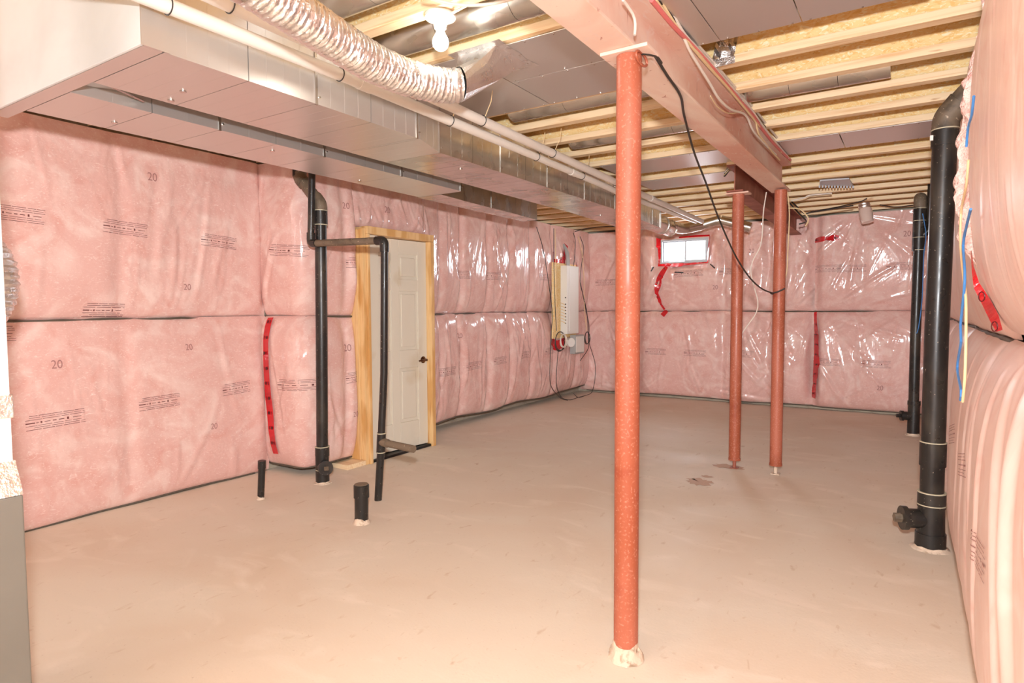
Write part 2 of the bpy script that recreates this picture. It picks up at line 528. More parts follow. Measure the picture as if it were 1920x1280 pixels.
def strip_on(mb, sf, pts, width, off=0.003, step=0.015):
    """a flat strip along a polyline of (s, z) laid on the surface"""
    P = []
    for (a, b_) in zip(pts[:-1], pts[1:]):
        L = math.dist(a, b_); n = max(1, int(L / step))
        for k in range(n): P.append((a[0] + (b_[0] - a[0]) * k / n, a[1] + (b_[1] - a[1]) * k / n))
    P.append(pts[-1])
    vs = []
    for i, p in enumerate(P):
        q0, q1 = P[max(i - 1, 0)], P[min(i + 1, len(P) - 1)]
        t = (q1[0] - q0[0], q1[1] - q0[1]); l = math.hypot(*t) or 1
        nx, nz = -t[1] / l, t[0] / l
        wd = width[min(int(i / len(P) * len(width)), len(width) - 1)] if isinstance(width, (list, tuple)) else width
        for sg in (-1, 1):
            vs.append(sf.at(p[0] + nx * sg * wd / 2, p[1] + nz * sg * wd / 2, off))
    fs = [(2 * i, 2 * i + 1, 2 * i + 3, 2 * i + 2) for i in range(len(P) - 1)]
    mb.add(vs, fs)


def print_block(sf, s, z, wd=0.30, tilt=0.0, scale=1.0, mirror=1, mat='print'):
    """the printed product block on the batt facing: two rules, a row of marks, two rules"""
    mb = MB(); r = random.Random(int(s * 1000 + z * 77))
    def pt(a, c):
        a *= mirror
        return (s + a * math.cos(tilt) - c * math.sin(tilt), z + a * math.sin(tilt) + c * math.cos(tilt))
    for row, (c, h) in enumerate([(0.040, .0026), (0.029, .0022), (0.018, .0024), (-0.016, .0022), (-0.027, .0022), (-0.038, .0026)]):
        a = -wd / 2 + (0.02 if row in (0, 1) else 0) + (0.04 if row == 4 else 0)
        end = wd / 2 - (0.02 if row in (3,) else 0)
        while a < end:
            l = r.uniform(0.03, 0.09)
            strip_on(mb, sf, [pt(a, c * scale), pt(min(a + l, end), c * scale)], h * scale, 0.0025)
            a += l + r.uniform(0.003, 0.008)
    a = -wd / 2
    for l, h, gap in ((0.045, 0.0065, 0.006), (0.014, 0.003, 0.008), (0.008, 0.011, 0.010), (0.03, 0.003, 0.012), (0.018, 0.005, 0.012), (0.028, 0.004, 0.014), (0.010, 0.014, 0.020), (0.045, 0.003, 0)):
        l *= wd / 0.30; gap *= wd / 0.30
        strip_on(mb, sf, [pt(a, 0), pt(a + l, 0)], h * scale, 0.0025)
        a += l + gap
    tag(mb.build('printed_block', M[mat], sf.obj), kind='stuff')


_fc = {}


def text_shape(body):
    if body not in _fc:
        c = bpy.data.curves.new('txt', 'FONT'); c.body = body; c.size = 1.0; c.align_x = 'CENTER'
        o = bpy.data.objects.new('txt', c); COL.objects.link(o)
        dg = bpy.context.evaluated_depsgraph_get()
        me = o.evaluated_get(dg).to_mesh()
        vs = [tuple(v.co) for v in me.vertices]; fs = [tuple(p.vertices) for p in me.polygons]
        o.evaluated_get(dg).to_mesh_clear()
        bpy.data.objects.remove(o); bpy.data.curves.remove(c)
        _fc[body] = (vs, fs)
    return _fc[body]


def print_text(sf, body, s, z, size, mirror=1, tilt=0.0, mat='print_soft'):
    vs, fs = text_shape(body)
    mb = MB()
    out = []
    for v in vs:
        a, c = v[0] * size * mirror * 0.85, v[1] * size
        out.append(sf.at(s + a * math.cos(tilt) - c * math.sin(tilt), z + a * math.sin(tilt) + c * math.cos(tilt), 0.003))
    mb.add(out, fs)
    mb.build('printed_number', M[mat], sf.obj)


def tape_on(name, sf, pts, width, label, dots=0.07, group=None):
    t = thing(name, sf.at(*pts[-1]), label, 'tape', group)
    mb = MB(); on_back = sf in (bk_up, bk_up2, bk_lo, bk_lo2); strip_on(mb, sf, pts, width, 0.024 if on_back else 0.014, 0.012); mb.build('strip', M['tape'], t)
    if dots:
        wmid = width if not isinstance(width, (list, tuple)) else min(width)
        k = 0
        acc = 0.03
        for a, b_ in zip(pts[:-1], pts[1:]):
            L = math.dist(a, b_)
            while acc < L:
                f = acc / L; sgn = 1 if k % 2 else -1
                c = (a[0] + (b_[0] - a[0]) * f + sgn * wmid * 0.16, a[1] + (b_[1] - a[1]) * f)
                rr = wmid * 0.2
                vs = [sf.at(c[0] + rr * math.cos(2 * math.pi * i / 10), c[1] + rr * 1.1 * math.sin(2 * math.pi * i / 10), 0.0265 if on_back else 0.0165) for i in range(10)]
                mb = MB()
                mb.add(vs, [tuple(range(10))])
                mb.build('printed_mark', M['tape_print'], t)
                mb = MB(); strip_on(mb, sf, [(c[0] - sgn * wmid * 0.42, c[1] - rr), (c[0] - sgn * wmid * 0.42, c[1] + rr)], wmid * 0.10, 0.0265 if on_back else 0.0165)
                mb.build('printed_mark', M['tape_print'], t)
                acc += dots; k += 1
            acc -= L
    return t


SEAM = 1.214
SY = 0.29     # path length of the return beside the door


def path_left_a(s): return (-4.25, s, 1.0, 0.0)


def poly_path(pts, s_start=0.0):
    P = np.array(bend([(p[0], p[1], 0) for p in pts], 0.07, 6))[:, :2]
    seg = np.linalg.norm(np.diff(P, axis=0), axis=1); cum = np.concatenate([[0], np.cumsum(seg)]) + s_start
    def f(s):
        x, y = np.interp(s, cum, P[:, 0]), np.interp(s, cum, P[:, 1])
        a = np.array([np.interp(s + 0.05, cum, P[:, 0]) - np.interp(s - 0.05, cum, P[:, 0]), np.interp(s + 0.05, cum, P[:, 1]) - np.interp(s - 0.05, cum, P[:, 1])])
        a /= np.linalg.norm(a) + 1e-9
        return (x, y, a[1], -a[0])
    return f, cum[-1]


# left wall, near half
la_lo = batt(wall_left, path_left_a, 0.1, 3.02, 0.0, SEAM, 0.105, pinch=[(1.95, .05, .12)], seed=1, hem=0.025, dens=0.35, fan=.3, amp=.75)
la_up = batt(wall_left, path_left_a, 0.1, 3.02, SEAM, 2.36, 0.105, pinch=[(1.95, .05, .12)], seed=2, dens=0.5, fan=.3, amp=.8)
# the return and the stud wall that carries the door
pb, LB = poly_path([(-4.27, 3.04), (-3.88, 3.07), (-3.855, 3.14), (-3.845, 3.545)])
lb_lo = batt(wall_left, pb, 0.0, LB, 0.05, SEAM, 0.10, pinch=[(LB - .14, .04, .25)], seed=3, hem=0.02, edge=0.025, res=0.012, fan=.3, dens=.7)
lb_up = batt(wall_left, pb, 0.0, LB, SEAM, 2.36, 0.10, pinch=[(LB - .14, .04, .25)], seed=4, edge=0.025, res=0.012, fan=.3, dens=.7)
lc = batt(wall_left, lambda s: (-3.86, s, 1.0, 0.0), 3.49, 4.46, 1.93, 2.36, 0.07, pinch=[(4.0, .04, .2)], seed=5, res=0.012)
# beyond the door
def path_d(s):
    k = math.exp(-((s - 4.4) / 0.5) ** 2)
    return (-4.13 + 0.12 * k, s, 1.0, 0.0)
PD = [(4.85, .05, .35), (5.25, .045, .45), (5.75, .045, .4), (6.2, .045, .4), (6.7, .045, .4), (7.25, .045, .3), (7.9, .045, .3)]
ld_lo = batt(wall_left, path_d, 4.42, 8.42, 0.075, SEAM, 0.125, pinch=PD, seed=6, hem=0.03, amp=1.05, dens=.8, fan=.35)
ld_up = batt(wall_left, path_d, 4.42, 8.42, SEAM, 2.36, 0.125, pinch=PD, seed=7, amp=1.05, dens=.9, fan=.35)
# back wall (s runs along +x)
def path_bk(s): return (s, 8.46, 0.0, -1.0)
PB = [(-3.25, .05, .35), (-2.1, .05, .35), (-1.55, .05, .3)]
bk_lo = batt(wall_back, path_bk, -4.22, -1.02, 0.03, SEAM, 0.13, pinch=PB, seed=8, hem=0.02, dens=1.2, amp=1.15, fan=1.0)
bk_lo2 = batt(wall_back, path_bk, -1.02, 0.22, 0.03, SEAM, 0.19, pinch=[(-.5, .05, .1)], seed=9, hem=0.02, dens=1.3, amp=1.15, fan=1.0)
def near_window(SS, ZZ):
    d = np.maximum(np.maximum(WX0 - SS, SS - WX1), np.maximum(WZ0 - ZZ, ZZ - WZ1))
    return -0.09 * np.exp(-(np.clip(d, 0, 9) / 0.07) ** 2)
bk_up = batt(wall_back, path_bk, -4.22, -1.02, SEAM, 2.35, 0.13, pinch=PB, seed=10, dens=1.2, amp=1.15, fan=1.0, hole=(WX0, WX1 - .005, WZ0, WZ1 - .005), extra=near_window)
bk_up2 = batt(wall_back, path_bk, -1.02, 0.22, SEAM, 2.35, 0.16, pinch=[(-.5, .05, .1)], seed=12, dens=1.4, amp=1.15, fan=1.0)
# right wall (s runs along +y, facing -x)
def path_r(s): return (0.285, s, -1.0, 0.0)
def big_folds(SS, ZZ):
    o = np.zeros_like(SS)
    for (sa, za, sb_, zb_, wd, am) in ((1.75, 1.12, 1.25, .55, .035, .022), (2.0, 1.1, 1.45, .45, .03, .016), (2.15, 1.1, 2.05, .2, .02, .012), (2.4, 1.1, 2.42, .15, .018, .010), (1.5, 1.1, .9, .7, .03, .02), (2.7, 1.1, 2.75, .3, .016, .008), (3.0, 1.1, 3.05, .3, .015, .008)):
        dx, dz = sb_ - sa, zb_ - za; L = math.hypot(dx, dz); dx /= L; dz /= L
        t = ((SS - sa) * dx + (ZZ - za) * dz) / L; d = (SS - sa) * dz - (ZZ - za) * dx + 0.12 * t * t
        o += .6 * am * np.where((t > 0) & (t < 1), (np.clip(t, 0, 1) * np.clip(1 - t, 0, 1) * 4) ** .6, 0) * (np.exp(-(d / wd) ** 2) - .5 * np.exp(-((d - 1.8 * wd) / wd) ** 2))
    return o


PR = [(3.92, .14, .75), (5.1, .06, .3), (6.2, .06, .3), (7.25, .15, .7)]
rt_lo = batt(wall_right, path_r, 0.3, 8.40, 0.0, SEAM - 0.05, 0.125, pinch=PR + [(2.5, .05, .1)], seed=13, res=0.012, dens=0.10, edge=.1, amp=.35, extra=big_folds)
rt_up = batt(wall_right, path_r, 2.42, 8.40, SEAM - 0.05, 2.36, 0.125, pinch=PR, seed=14, res=0.014, dens=0.4, edge=.03, amp=.35, fan=.3)
rt_near = batt(wall_right, path_r, 0.3, 2.40, SEAM - 0.03, 2.36, 0.155, seed=15, res=0.010, dens=0.25, edge=.02, amp=.35, fan=.3)

for q_ in (rt_lo, rt_up, rt_near): q_.obj.data.materials[0] = M['film_matte_lit']
# dark lines in the seam and along the hems
def band(name, parent, sf, s0, s1, z, r=0.007, off=0.03, wob=0.006, seed=0):
    rr = random.Random(seed)
    pts = []
    s = s0
    while s < s1:
        pts.append(sf.at(s, z + rr.uniform(-wob, wob), off)); s += 0.10
    pts.append(sf.at(s1, z, off))
    return tube(name, smooth_path(pts, .04), r, M['band'], parent, n=6)
for par, sf, a, c, z, off in ((wall_left, la_up, .15, 2.9, SEAM, .012), (wall_left, lb_up, .02, LB - .02, SEAM, .012), (wall_left, ld_up, 4.45, 8.4, SEAM, .012),
                              (wall_back, bk_up, -4.1, -1.02, SEAM, .010), (wall_back, bk_up2, -1.02, .15, SEAM, .010), (wall_right, rt_up, 2.5, 8.3, SEAM - .05, .010)):
    band('seam_band', par, sf, a, c, z, 0.008, off, seed=int(a * 10))
for par, sf, a, c, off in ((wall_left, la_lo, .15, 2.9, .004), (wall_left, lb_lo, .02, LB - .02, .004), (wall_left, ld_lo, 4.45, 8.4, .004), (wall_back, bk_lo, -4.1, -1.02, .004),
                           (wall_back, bk_lo2, -1.02, .15, .004)):
    pts = []
    n = int((c - a) / .05)
    for i in range(n + 1):
        s = a + (c - a) * i / n
        ii = int((s - sf.s0) / (sf.s1 - sf.s0) * (sf.P.shape[0] - 1))
        p = Vector(sf.P[ii, 0]) + Vector(sf.N[ii, 4]) * off
        p.z = max(p.z, 0.008)
        pts.append(p)
    tube('hem_band', pts, 0.008, M['band'], par, n=6)

# ------------------------------------------------------------------ pixel -> surface parameter for prints (only used to read positions off once)
exec_marks = [
    # surface, s, z, width, tilt
    (la_up, 1.42, 1.795, .26, -.04), (la_up, 1.98, 1.775, .26, -.05), (la_up, 2.60, 1.745, .26, -.05), (la_up, 1.86, 1.175 + .09, .24, -.02),
    (la_lo, 1.56, 0.635, .30, .03), (la_lo, 2.15, 0.66, .26, .03), (la_lo, 2.70, 0.69, .22, .05), (la_lo, 1.30, 1.14, .2, -.02),
    (lb_up, .32, 1.70, .22, -.1), (lb_lo, .38, 0.70, .26, .02), (lb_lo, .82, .72, .18, .10), (lb_up, .80, 1.63, .12, .0),
    (ld_up, 4.62, 1.62, .30, 0), (ld_up, 5.28, 1.62, .22, 0), (ld_up, 5.86, 1.63, .24, 0), (ld_up, 7.0, 1.66, .3, 0),
    (ld_lo, 4.95, .62, .30, .02), (ld_lo, 5.45, .64, .3, .03), (ld_lo, 5.95, .66, .26, .03), (ld_lo, 6.55, .69, .3, .0), (ld_lo, 7.15, .70, .3, .0),
    (bk_up, -3.75, 1.63, .34, 0), (bk_up, -2.55, 1.72, .4, .03), (bk_up, -2.0, 1.73, .3, 0), (bk_lo, -3.0, .65, .3, 0), (bk_lo, -2.45, .65, .3, 0), (bk_lo, -1.85, .66, .3, 0),
    (bk_up2, -.98 + .1, 1.72, .34, 0), (bk_up2, -.62, 1.71, .3, 0), (bk_up2, -.12, 1.72, .3, 0), (bk_lo2, -.88, .6, .34, 0), (bk_lo2, -.35, .6, .3, 0),
    (rt_lo, 2.0, .62, .34, -.15), (rt_lo, 2.72, .70, .34, -.2), (rt_lo, 3.35, .70, .34, -.2),
]
for sf, s, z, wd, tl in exec_marks:
    print_block(sf, s, z, wd, tl, 1.0, 1, 'print_soft' if sf is rt_lo else 'print')
for sf, s, z, sz, mr_ in [(la_up, 2.16, 2.10, .075, 1), (la_up, 2.37, 1.40, .06, 1), (la_lo, 1.58, .93, .07, 1), (la_lo, 2.36, .99, .06, 1), (la_lo, 2.52, .42, .06, 1),
                          (lb_up, .75, 2.05, .07, 1), (lb_lo, .75, .93, .08, 1), (lb_lo, .8, .40, .06, 1), (lc, 3.92, 2.08, .08, 1), (ld_lo, 5.25, .95, .07, 1),
                          (bk_up, -1.75, 1.95, .08, 1), (bk_up, -2.2, 1.5, .08, 1), (bk_up2, -.85, 2.05, .09, 1), (bk_up2, -.08, 2.05, .09, 1), (bk_lo2, -.3, .3, .08, 1)]:
    print_text(sf, '20', s, z, sz, mr_)

# ------------------------------------------------------------------ door in its stud wall
dr = thing('door_1', (-3.70, 3.98, 0), 'white six panel door in a pine frame, standing slightly ajar', 'door')
dr['kind'] = 'structure'
DY0, DY1, DZ = 3.60, 4.35, 1.868
box('jamb', (-3.83, DY0 - .025, 0), (-3.68, DY0, DZ - .001), M['pine'], dr, .002)
box('jamb', (-3.87, DY0 - .060, 0), (-3.70, DY0 - .0265, DZ + .04), M['pine'], dr, .002)
box('jamb', (-3.93, DY0 - .085, 0.04), (-3.74, DY0 - .062, DZ + .03), M['pine'], dr, .002)
box('jamb', (-3.83, DY1, 0), (-3.68, DY1 + .045, DZ - .001), M['pine'], dr, .002)
box('head_jamb', (-3.83, DY0 - .025, DZ), (-3.68, DY1 + .045, DZ + .06), M['pine'], dr, .002)
box('sill_plate', (-3.88, DY0 - .26, 0.0), (-3.70, DY0 - .063, .038), M['spruce'], dr, .003)
box('threshold', (-3.84, DY0, 0.0), (-3.70, DY1, .022), M['black'], dr, .003)
box('door_stop', (-3.76, DY0, .02), (-3.725, DY0 + .135, DZ - .002), M['door'], dr, .002)
for z in (1.69, .98, .23):
    tube('hinge', [(-3.718, DY0 + .012, z - .05), (-3.718, DY0 + .012, z + .05)], .007, M['steel'], dr, 10)
# leaf: hinged so that its left edge stands a little back; built as stiles, rails and recessed panels
ang = 0.10
def leaf(u, d, z):     # u from right edge leftwards, d outwards
    return (-3.745 - math.sin(ang) * u + d * math.cos(ang), DY1 - .003 - math.cos(ang) * u - d * math.sin(ang), z)
LW, LZ0, LZ1 = 0.742, 0.028, DZ - .004
def lbox(mb, u0, u1, d0, d1, z0, z1):
    mb.hexa([leaf(u1, d0, z0), leaf(u1, d1, z0), leaf(u0, d1, z0), leaf(u0, d0, z0)][::1], [leaf(u1, d0, z1), leaf(u1, d1, z1), leaf(u0, d1, z1), leaf(u0, d0, z1)])
lf = MB(); lbox(lf, 0, LW, -.030, -.004, LZ0, LZ1)
us = [(0, .105), (.325, .415), (.637, LW)]
zs = [(LZ0, .26), (.74, .90), (1.42, 1.52), (1.74, LZ1)]
for a, c in us: lbox(lf, a, c, -.006, .009, LZ0, LZ1)
for a, c in zs:
    for u0_, u1_ in ((.105, .325), (.415, .637)): lbox(lf, u0_, u1_, -.006, .009, a, c)
leafo = lf.build('door_leaf', M['door'], dr, bevel=.003)
for (ua, uc) in ((.105, .325), (.415, .637)):
    for (za, zb) in ((.26, .74), (.90, 1.42), (1.52, 1.74)):
        pm = MB(); lbox(pm, ua + .028, uc - .028, -.006, .005, za + .028, zb - .028)
        pm.build('panel', M['door'], leafo, bevel=.006)
kn = MB(); c0 = Vector(leaf(.05, .004, .80)); nn = Vector((math.cos(ang), -math.sin(ang), 0))
kn.tube([c0, c0 + nn * .008, c0 + nn * .012, c0 + nn * .04], [.031, .031, .012, .012], 18)
kn.tube([c0 + nn * .042 + Vector((0, .012, 0)), c0 + nn * .05 + Vector((0, -.04, 0)), c0 + nn * .046 + Vector((0, -.095, -.002))], [.011, .010, .007], 12)
kn.build('door_handle', M['bronze'], leafo, smooth=True)

# ------------------------------------------------------------------ window
wn = tag(thing('window_1', (-2.64, 8.42, WZ0), 'bright white vinyl slider window high in the back wall', 'window'), kind='structure')
fy0, fy1 = 8.40, 8.47
m_ = MB(); t_ = .022
m_.box((WX0, fy0, WZ0), (WX1, fy1, WZ0 + t_)).box((WX0, fy0, WZ1 - t_), (WX1, fy1, WZ1)).box((WX0, fy0, WZ0 + t_), (WX0 + t_, fy1, WZ1 - t_)).box((WX1 - t_, fy0, WZ0 + t_), (WX1, fy1, WZ1 - t_))
m_.build('window_frame', M['vinyl'], wn, bevel=.003)
xm = -2.62
for x0, x1, yy in ((WX0 + t_, xm + .012, 8.43), (xm - .012, WX1 - t_, 8.415)):
    m_ = MB(); q = .02; z0, z1 = WZ0 + t_, WZ1 - t_
    m_.box((x0, yy, z0), (x1, yy + .02, z0 + q)).box((x0, yy, z1 - q), (x1, yy + .02, z1)).box((x0, yy, z0 + q), (x0 + q, yy + .02, z1 - q)).box((x1 - q, yy, z0 + q), (x1, yy + .02, z1 - q))
    sh = m_.build('sash', M['vinyl'], wn, bevel=.002)
    box('pane', (x0 + q - .003, yy + .008, z0 + q - .003), (x1 - q + .003, yy + .012, z1 - q + .003), M['glass'], sh)
# film returns that line the opening
m_ = MB()
m_.box((WX0 - .012, 8.41, WZ0 - .012), (WX1 + .012, 8.50, WZ0)).box((WX0 - .012, 8.41, WZ1), (WX1 + .012, 8.50, WZ1 + .012))
m_.box((WX0 - .012, 8.41, WZ0), (WX0, 8.50, WZ1)).box((WX1, 8.41, WZ0), (WX1 + .012, 8.50, WZ1))
m_.build('film_return', M['film'], wn)

# red tape
tape_on('red_tape', lb_lo, [(.13, SEAM - .02), (.145, .9), (.14, .6), (.175, .16)], [.06, .062, .066, .062], 'long red tape strip with dark printed dots, on the inside corner beside the door', .115)
tape_on('red_tape', bk_up, [(WX0 - .035, WZ1 + .03), (WX0 - .02, WZ0 + .1), (WX0 - .025, WZ0 - .02)], [.07, .045, .04], 'red tape down the left edge of the window', .1)
tape_on('red_tape', bk_up, [(WX0 - .03, WZ0 - .025), (-2.7, WZ0 - .035), (WX1 + .02, WZ0 - .015)], [.05, .06, .04, .025], 'red tape along the bottom edge of the window', .1)
tape_on('red_tape', bk_up, [(-2.72, WZ1 + .028), (-2.5, WZ1 + .035), (WX1 + .02, WZ1 + .03)], .04, 'red tape along the top edge of the window', 0)
tape_on('red_tape', bk_up, [(WX1 + .02, WZ1 + .03), (WX1 + .018, WZ0 - .01)], .028, 'red tape down the right edge of the window', 0)
tape_on('red_tape', bk_up, [(-2.86, WZ0 - .06), (-2.95, WZ0 - .2), (-2.99, WZ0 - .4), (-2.94, WZ0 - .55), (-2.90, SEAM + .035)], [.04, .05, .055, .045, .03], 'curved red tape strip hanging below the left end of the window', .1)
tape_on('red_tape', bk_lo, [(-2.93, SEAM - .02), (-2.87, SEAM - .06)], .08, 'small torn red tape patch at the seam under the window', 0)
tape_on('red_tape', bk_up2, [(-1.02, 2.07), (-1.01 + .25, 2.08)], .055, 'short level red tape piece under the far end of the brown beam', .1)
tape_on('red_tape', bk_lo2, [(-1.0, SEAM - .02), (-.965, .95), (-.955, .6), (-.985, .15)], [.045, .055, .065, .055], 'long red tape strip from seam to floor on the back wall', .12)
tape_on('red_tape', ld_up, [(4.445, 2.02), (4.455, 1.95)], [.05, .02], 'small red tape scrap at the top corner of the door frame', 0)
# black tape scraps beside the window
for pts, lab in (([(-3.08, WZ0 - .10), (-3.05, WZ0 - .04)], 'short black tape scrap left of the window'),
                 ([(-2.74, WZ0 - .125), (-2.62, WZ0 - .135)], 'short black tape scrap under the window'),
                 ([(-2.27, WZ0 - .03), (-2.20, WZ0 - .09)], 'short black tape scrap right of the window')):
    mb = MB(); strip_on(mb, bk_up, pts, .016, .006)
    tag(mb.build('black_tape', M['black']), lab, 'tape')

# ------------------------------------------------------------------ steel posts and beams
ZB = 2.145


def post(x, y, label, foot, top_plate):
    t = thing('steel_post', (x, y, 0), label, 'post', 'red primed steel posts')
    r = .0435
    z0 = .05 if foot == 'cement' else .075
    tube('shaft', [(x, y, z0), (x, y, ZB - .014)], r, M['primer'], t, 40)
    if foot == 'cement':
        mb = MB(); n = 22; rings = []
        for q, (z, rr) in enumerate([(0.0, .064), (.010, .061), (.022, .055), (.036, .048), (.055, .0445)]):
            rings.append([(x + math.cos(a) * rr * k_, y + math.sin(a) * rr * k_, max(0.001, z + (random.uniform(-.006, .012) if q in (2, 3, 4) else 0))) for a, k_ in [(2 * math.pi * i / n, random.uniform(.9, 1.1) if q < 4 else 1) for i in range(n)]])
        mb.add([p for R in rings for p in R], [(i * n + j, i * n + (j + 1) % n, (i + 1) * n + (j + 1) % n, (i + 1) * n + j) for i in range(4) for j in range(n)] + [tuple(range(4 * n, 5 * n))])
        mb.build('cement_foot', M['splatter'], t, smooth=True)
    else:
        tube('collar', [(x, y, .066), (x, y, .082)], r + .003, M['primer'], t, 30)
        tube('jack_screw', [(x, y, 0), (x, y, .07)], .014, M['splatter'] if foot == 'pale' else M['beam_dark'], t, 14)
        box('base_plate', (x - .03, y - .03, 0), (x + .03, y + .03, .006), M['splatter'] if foot == 'pale' else M['beam_dark'], t)
    if top_plate:
        a = .06
        box('top_plate', (x - .085, y - .055, ZB - .013), (x + .085, y + .055, ZB - .001), M['beam'], t, .002)
    return t


post(-.845, 2.06, 'nearest red steel post, floor to beam, with a cement lump at its foot', 'cement', True)
post(-1.154, 5.01, 'far red steel post under the brown beam, left one of the far pair', 'dark', True)
post(-.848, 4.998, 'far red steel post under the end of the long beam, right of the pair', 'pale', False)
# clips that hold the top plate to the flange
pass


def ibeam(name, x0, x1, y0, y1, wd, zt, label, mat):
    t = thing(name, (x0, y0, ZB), label, 'beam')
    def pr(dx0, dx1, z0, z1):
        mb = MB()
        mb.hexa([(x0 + dx0, y0, z0), (x0 + dx1, y0, z0), (x1 + dx1, y1, z0), (x1 + dx0, y1, z0)], [(x0 + dx0, y0, z1), (x0 + dx1, y0, z1), (x1 + dx1, y1, z1), (x1 + dx0, y1, z1)])
        return mb
    pr(-wd / 2, wd / 2, ZB, ZB + .011).build('bottom_flange', M[mat], t, bevel=.001)
    pr(-.0035, .0035, ZB + .009, zt - .009).build('web', M[mat], t)
    pr(-wd / 2, wd / 2, zt - .011, zt).build('top_flange', M[mat], t, bevel=.001)
    pr(-wd / 2, wd / 2, zt, ZC - .003).build('nailer_plank', M['spruce'], t, bevel=.002)
    return t


ibeam('steel_beam', -.875, -.875, -1.3, 5.17, .135, 2.35, 'long dusty red steel beam running overhead from the camera to the right far post', 'beam')
ibeam('steel_beam', -1.165, -1.235, 4.93, 8.36, .125, 2.35, 'shorter brown steel beam from the left far post to the back wall', 'beam_dark')
# loop of rust coloured strap at the near post
tube('wire_hoop', smooth_path([(-.80, 2.06 + .05 * math.cos(a), 2.115 + .02 * math.sin(a)) for a in [i * .6 for i in range(11)]], .01), .005, M['primer'], None, 8)
tag(bpy.data.objects['wire_hoop'], 'small rusty wire hoop beside the top of the nearest post', 'wire')


# ------------------------------------------------------------------ helper: photo pixel -> point on a real plane of the room
def at(x, y, ax, val):
    d = r2 * ((x - 960) / FPX) - u2 * ((y - 640) / FPX) + fw
    c = Vector((0, 0, CAMH))
    return c + d * ((val - c[ax]) / d[ax])


# ------------------------------------------------------------------ rectangular supply ducts
ZD0, ZD1 = 2.10, 2.352


def duct_run(parent, prof, cleat_mat='steel', rib=0.1, mat='galv_soft', z1=ZD1, y_shiny=99):
    """prof: (y, x_left, x_right) stations; one part per sheet section, a raised cleat at every joint"""
    for i, (a, c) in enumerate(zip(prof[:-1], prof[1:])):
        g = .0015
        mb = MB()
        mb.hexa([(a[1], a[0] + g, ZD0), (a[2], a[0] + g, ZD0), (c[2], c[0] - g, ZD0), (c[1], c[0] - g, ZD0)],
                [(a[1], a[0] + g, z1), (a[2], a[0] + g, z1), (c[2], c[0] - g, z1), (c[1], c[0] - g, z1)])
        # standing ribs rolled into the sheet
        n = max(1, int((c[0] - a[0]) / rib))
        for k in range(1, n):
            t = k / n; y = a[0] + (c[0] - a[0]) * t
            xl = a[1] + (c[1] - a[1]) * t; xr = a[2] + (c[2] - a[2]) * t
            mb.box((xl + .002, y - .0012, ZD0 - .0004), (xr + .0006, y + .0012, z1 - .01))
        s_ = mb.build('duct_section', M['galv' if a[0] > y_shiny else mat], parent)
        x, y = c[2], c[0]
        if i < len(prof) - 2 and i % 2 == 1:
            box('drive_cleat', (x - .002, y - .006, ZD0 - .004), (x + .005, y + .006, z1 - .02), M['steel'], parent)
            tube('sheet_screw', [(x, y + .016, ZD0 + .03), (x + .006, y + .016, ZD0 + .03)], .0045, M['steel'], parent, 8)


mainduct = thing('supply_duct', (-2.3, 1.1, ZD0), 'long wide galvanised duct, the right one, running beside the white pipes to the window', 'duct')
prof = [(1.12, -2.545, -2.06)]
while prof[-1][0] < 2.2: prof.append((round(prof[-1][0] + .305, 3), -2.545, -2.06))
prof += [(2.36, -2.548, -2.06), (2.63, -2.55, -2.155)]
while prof[-1][0] < 4.9: prof.append((round(prof[-1][0] + .29, 3), -2.55, -2.15))
y5 = prof[-1][0]
while prof[-1][0] < 6.3:
    y = prof[-1][0] + .28; t = (y - y5) / 2.4
    prof.append((y, -2.55 - .13 * t, -2.15 - .17 * t))
duct_run(mainduct, prof, rib=.075, y_shiny=2.6)
YE = prof[-1][0] + .002
side = thing('supply_duct', (-2.93, 1.1, ZD0), 'narrower galvanised duct, the left one, ending short of the wall panel', 'duct')
prof = [(1.12, -3.135, -2.73)]
while prof[-1][0] < 3.3: prof.append((round(prof[-1][0] + .305, 3), -3.135, -2.73))
prof += [(3.58, -3.14, -2.755)]
duct_run(side, prof, rib=.15)
prof2 = [(3.585, -3.16, -2.93), (3.9, -3.165, -2.955), (4.3, -3.18, -2.975), (4.7, -3.185, -2.99), (5.14, -3.19, -3.03)]
duct_run(side, prof2, rib=.13, mat='galv')
# bottom fasteners with round washers
for par, pts in ((mainduct, [(-2.36, 1.35), (-2.5, 1.38), (-2.3, 3.0), (-2.4, 5.2)]), (side, [(-3.0, 1.4), (-3.05, 2.9), (-2.85, 2.1)])):
    for x, y in pts:
        tube('washer', [(x, y, ZD0), (x, y, ZD0 - .005)], .012, M['steel'], par, 14)
plen = thing('plenum', (-2.6, 1.1, ZD0), 'pale box plenum at the near end of both ducts', 'duct')
box('front_panel', (-3.32, 1.045, ZD0), (-2.055, 1.055, ZS - .01), M['plenum'], plen, .002)
box('side_panel', (-2.066, 1.056, ZD0), (-2.056, 1.115, ZS - .01), M['galv_soft'], plen)
box('bottom_panel', (-3.32, 1.056, ZD0), (-2.067, 1.118, ZD0 + .01), M['galv_soft'], plen)
box('corner_tape', (-2.0555, 1.045, ZD0 - .001), (-2.052, 1.135, ZC - .03), M['galv_soft'], plen)
# take off elbow between the two ducts
tk = thing('takeoff_elbow', (-2.63, 1.2, 2.2), 'small shiny take-off piece in the slot between the two ducts', 'duct')
MB().hexa([(-2.72, 1.13, 2.13), (-2.56, 1.13, 2.13), (-2.60, 1.36, 2.16), (-2.72, 1.36, 2.16)], [(-2.72, 1.13, 2.33), (-2.56, 1.13, 2.33), (-2.60, 1.36, 2.33), (-2.72, 1.36, 2.33)]).build('boot', M['galv'], tk, bevel=.004)
tube('lip', [(-2.58, 1.15, 2.125), (-2.70, 1.375, 2.13)], .005, M['steel'], tk, 8)

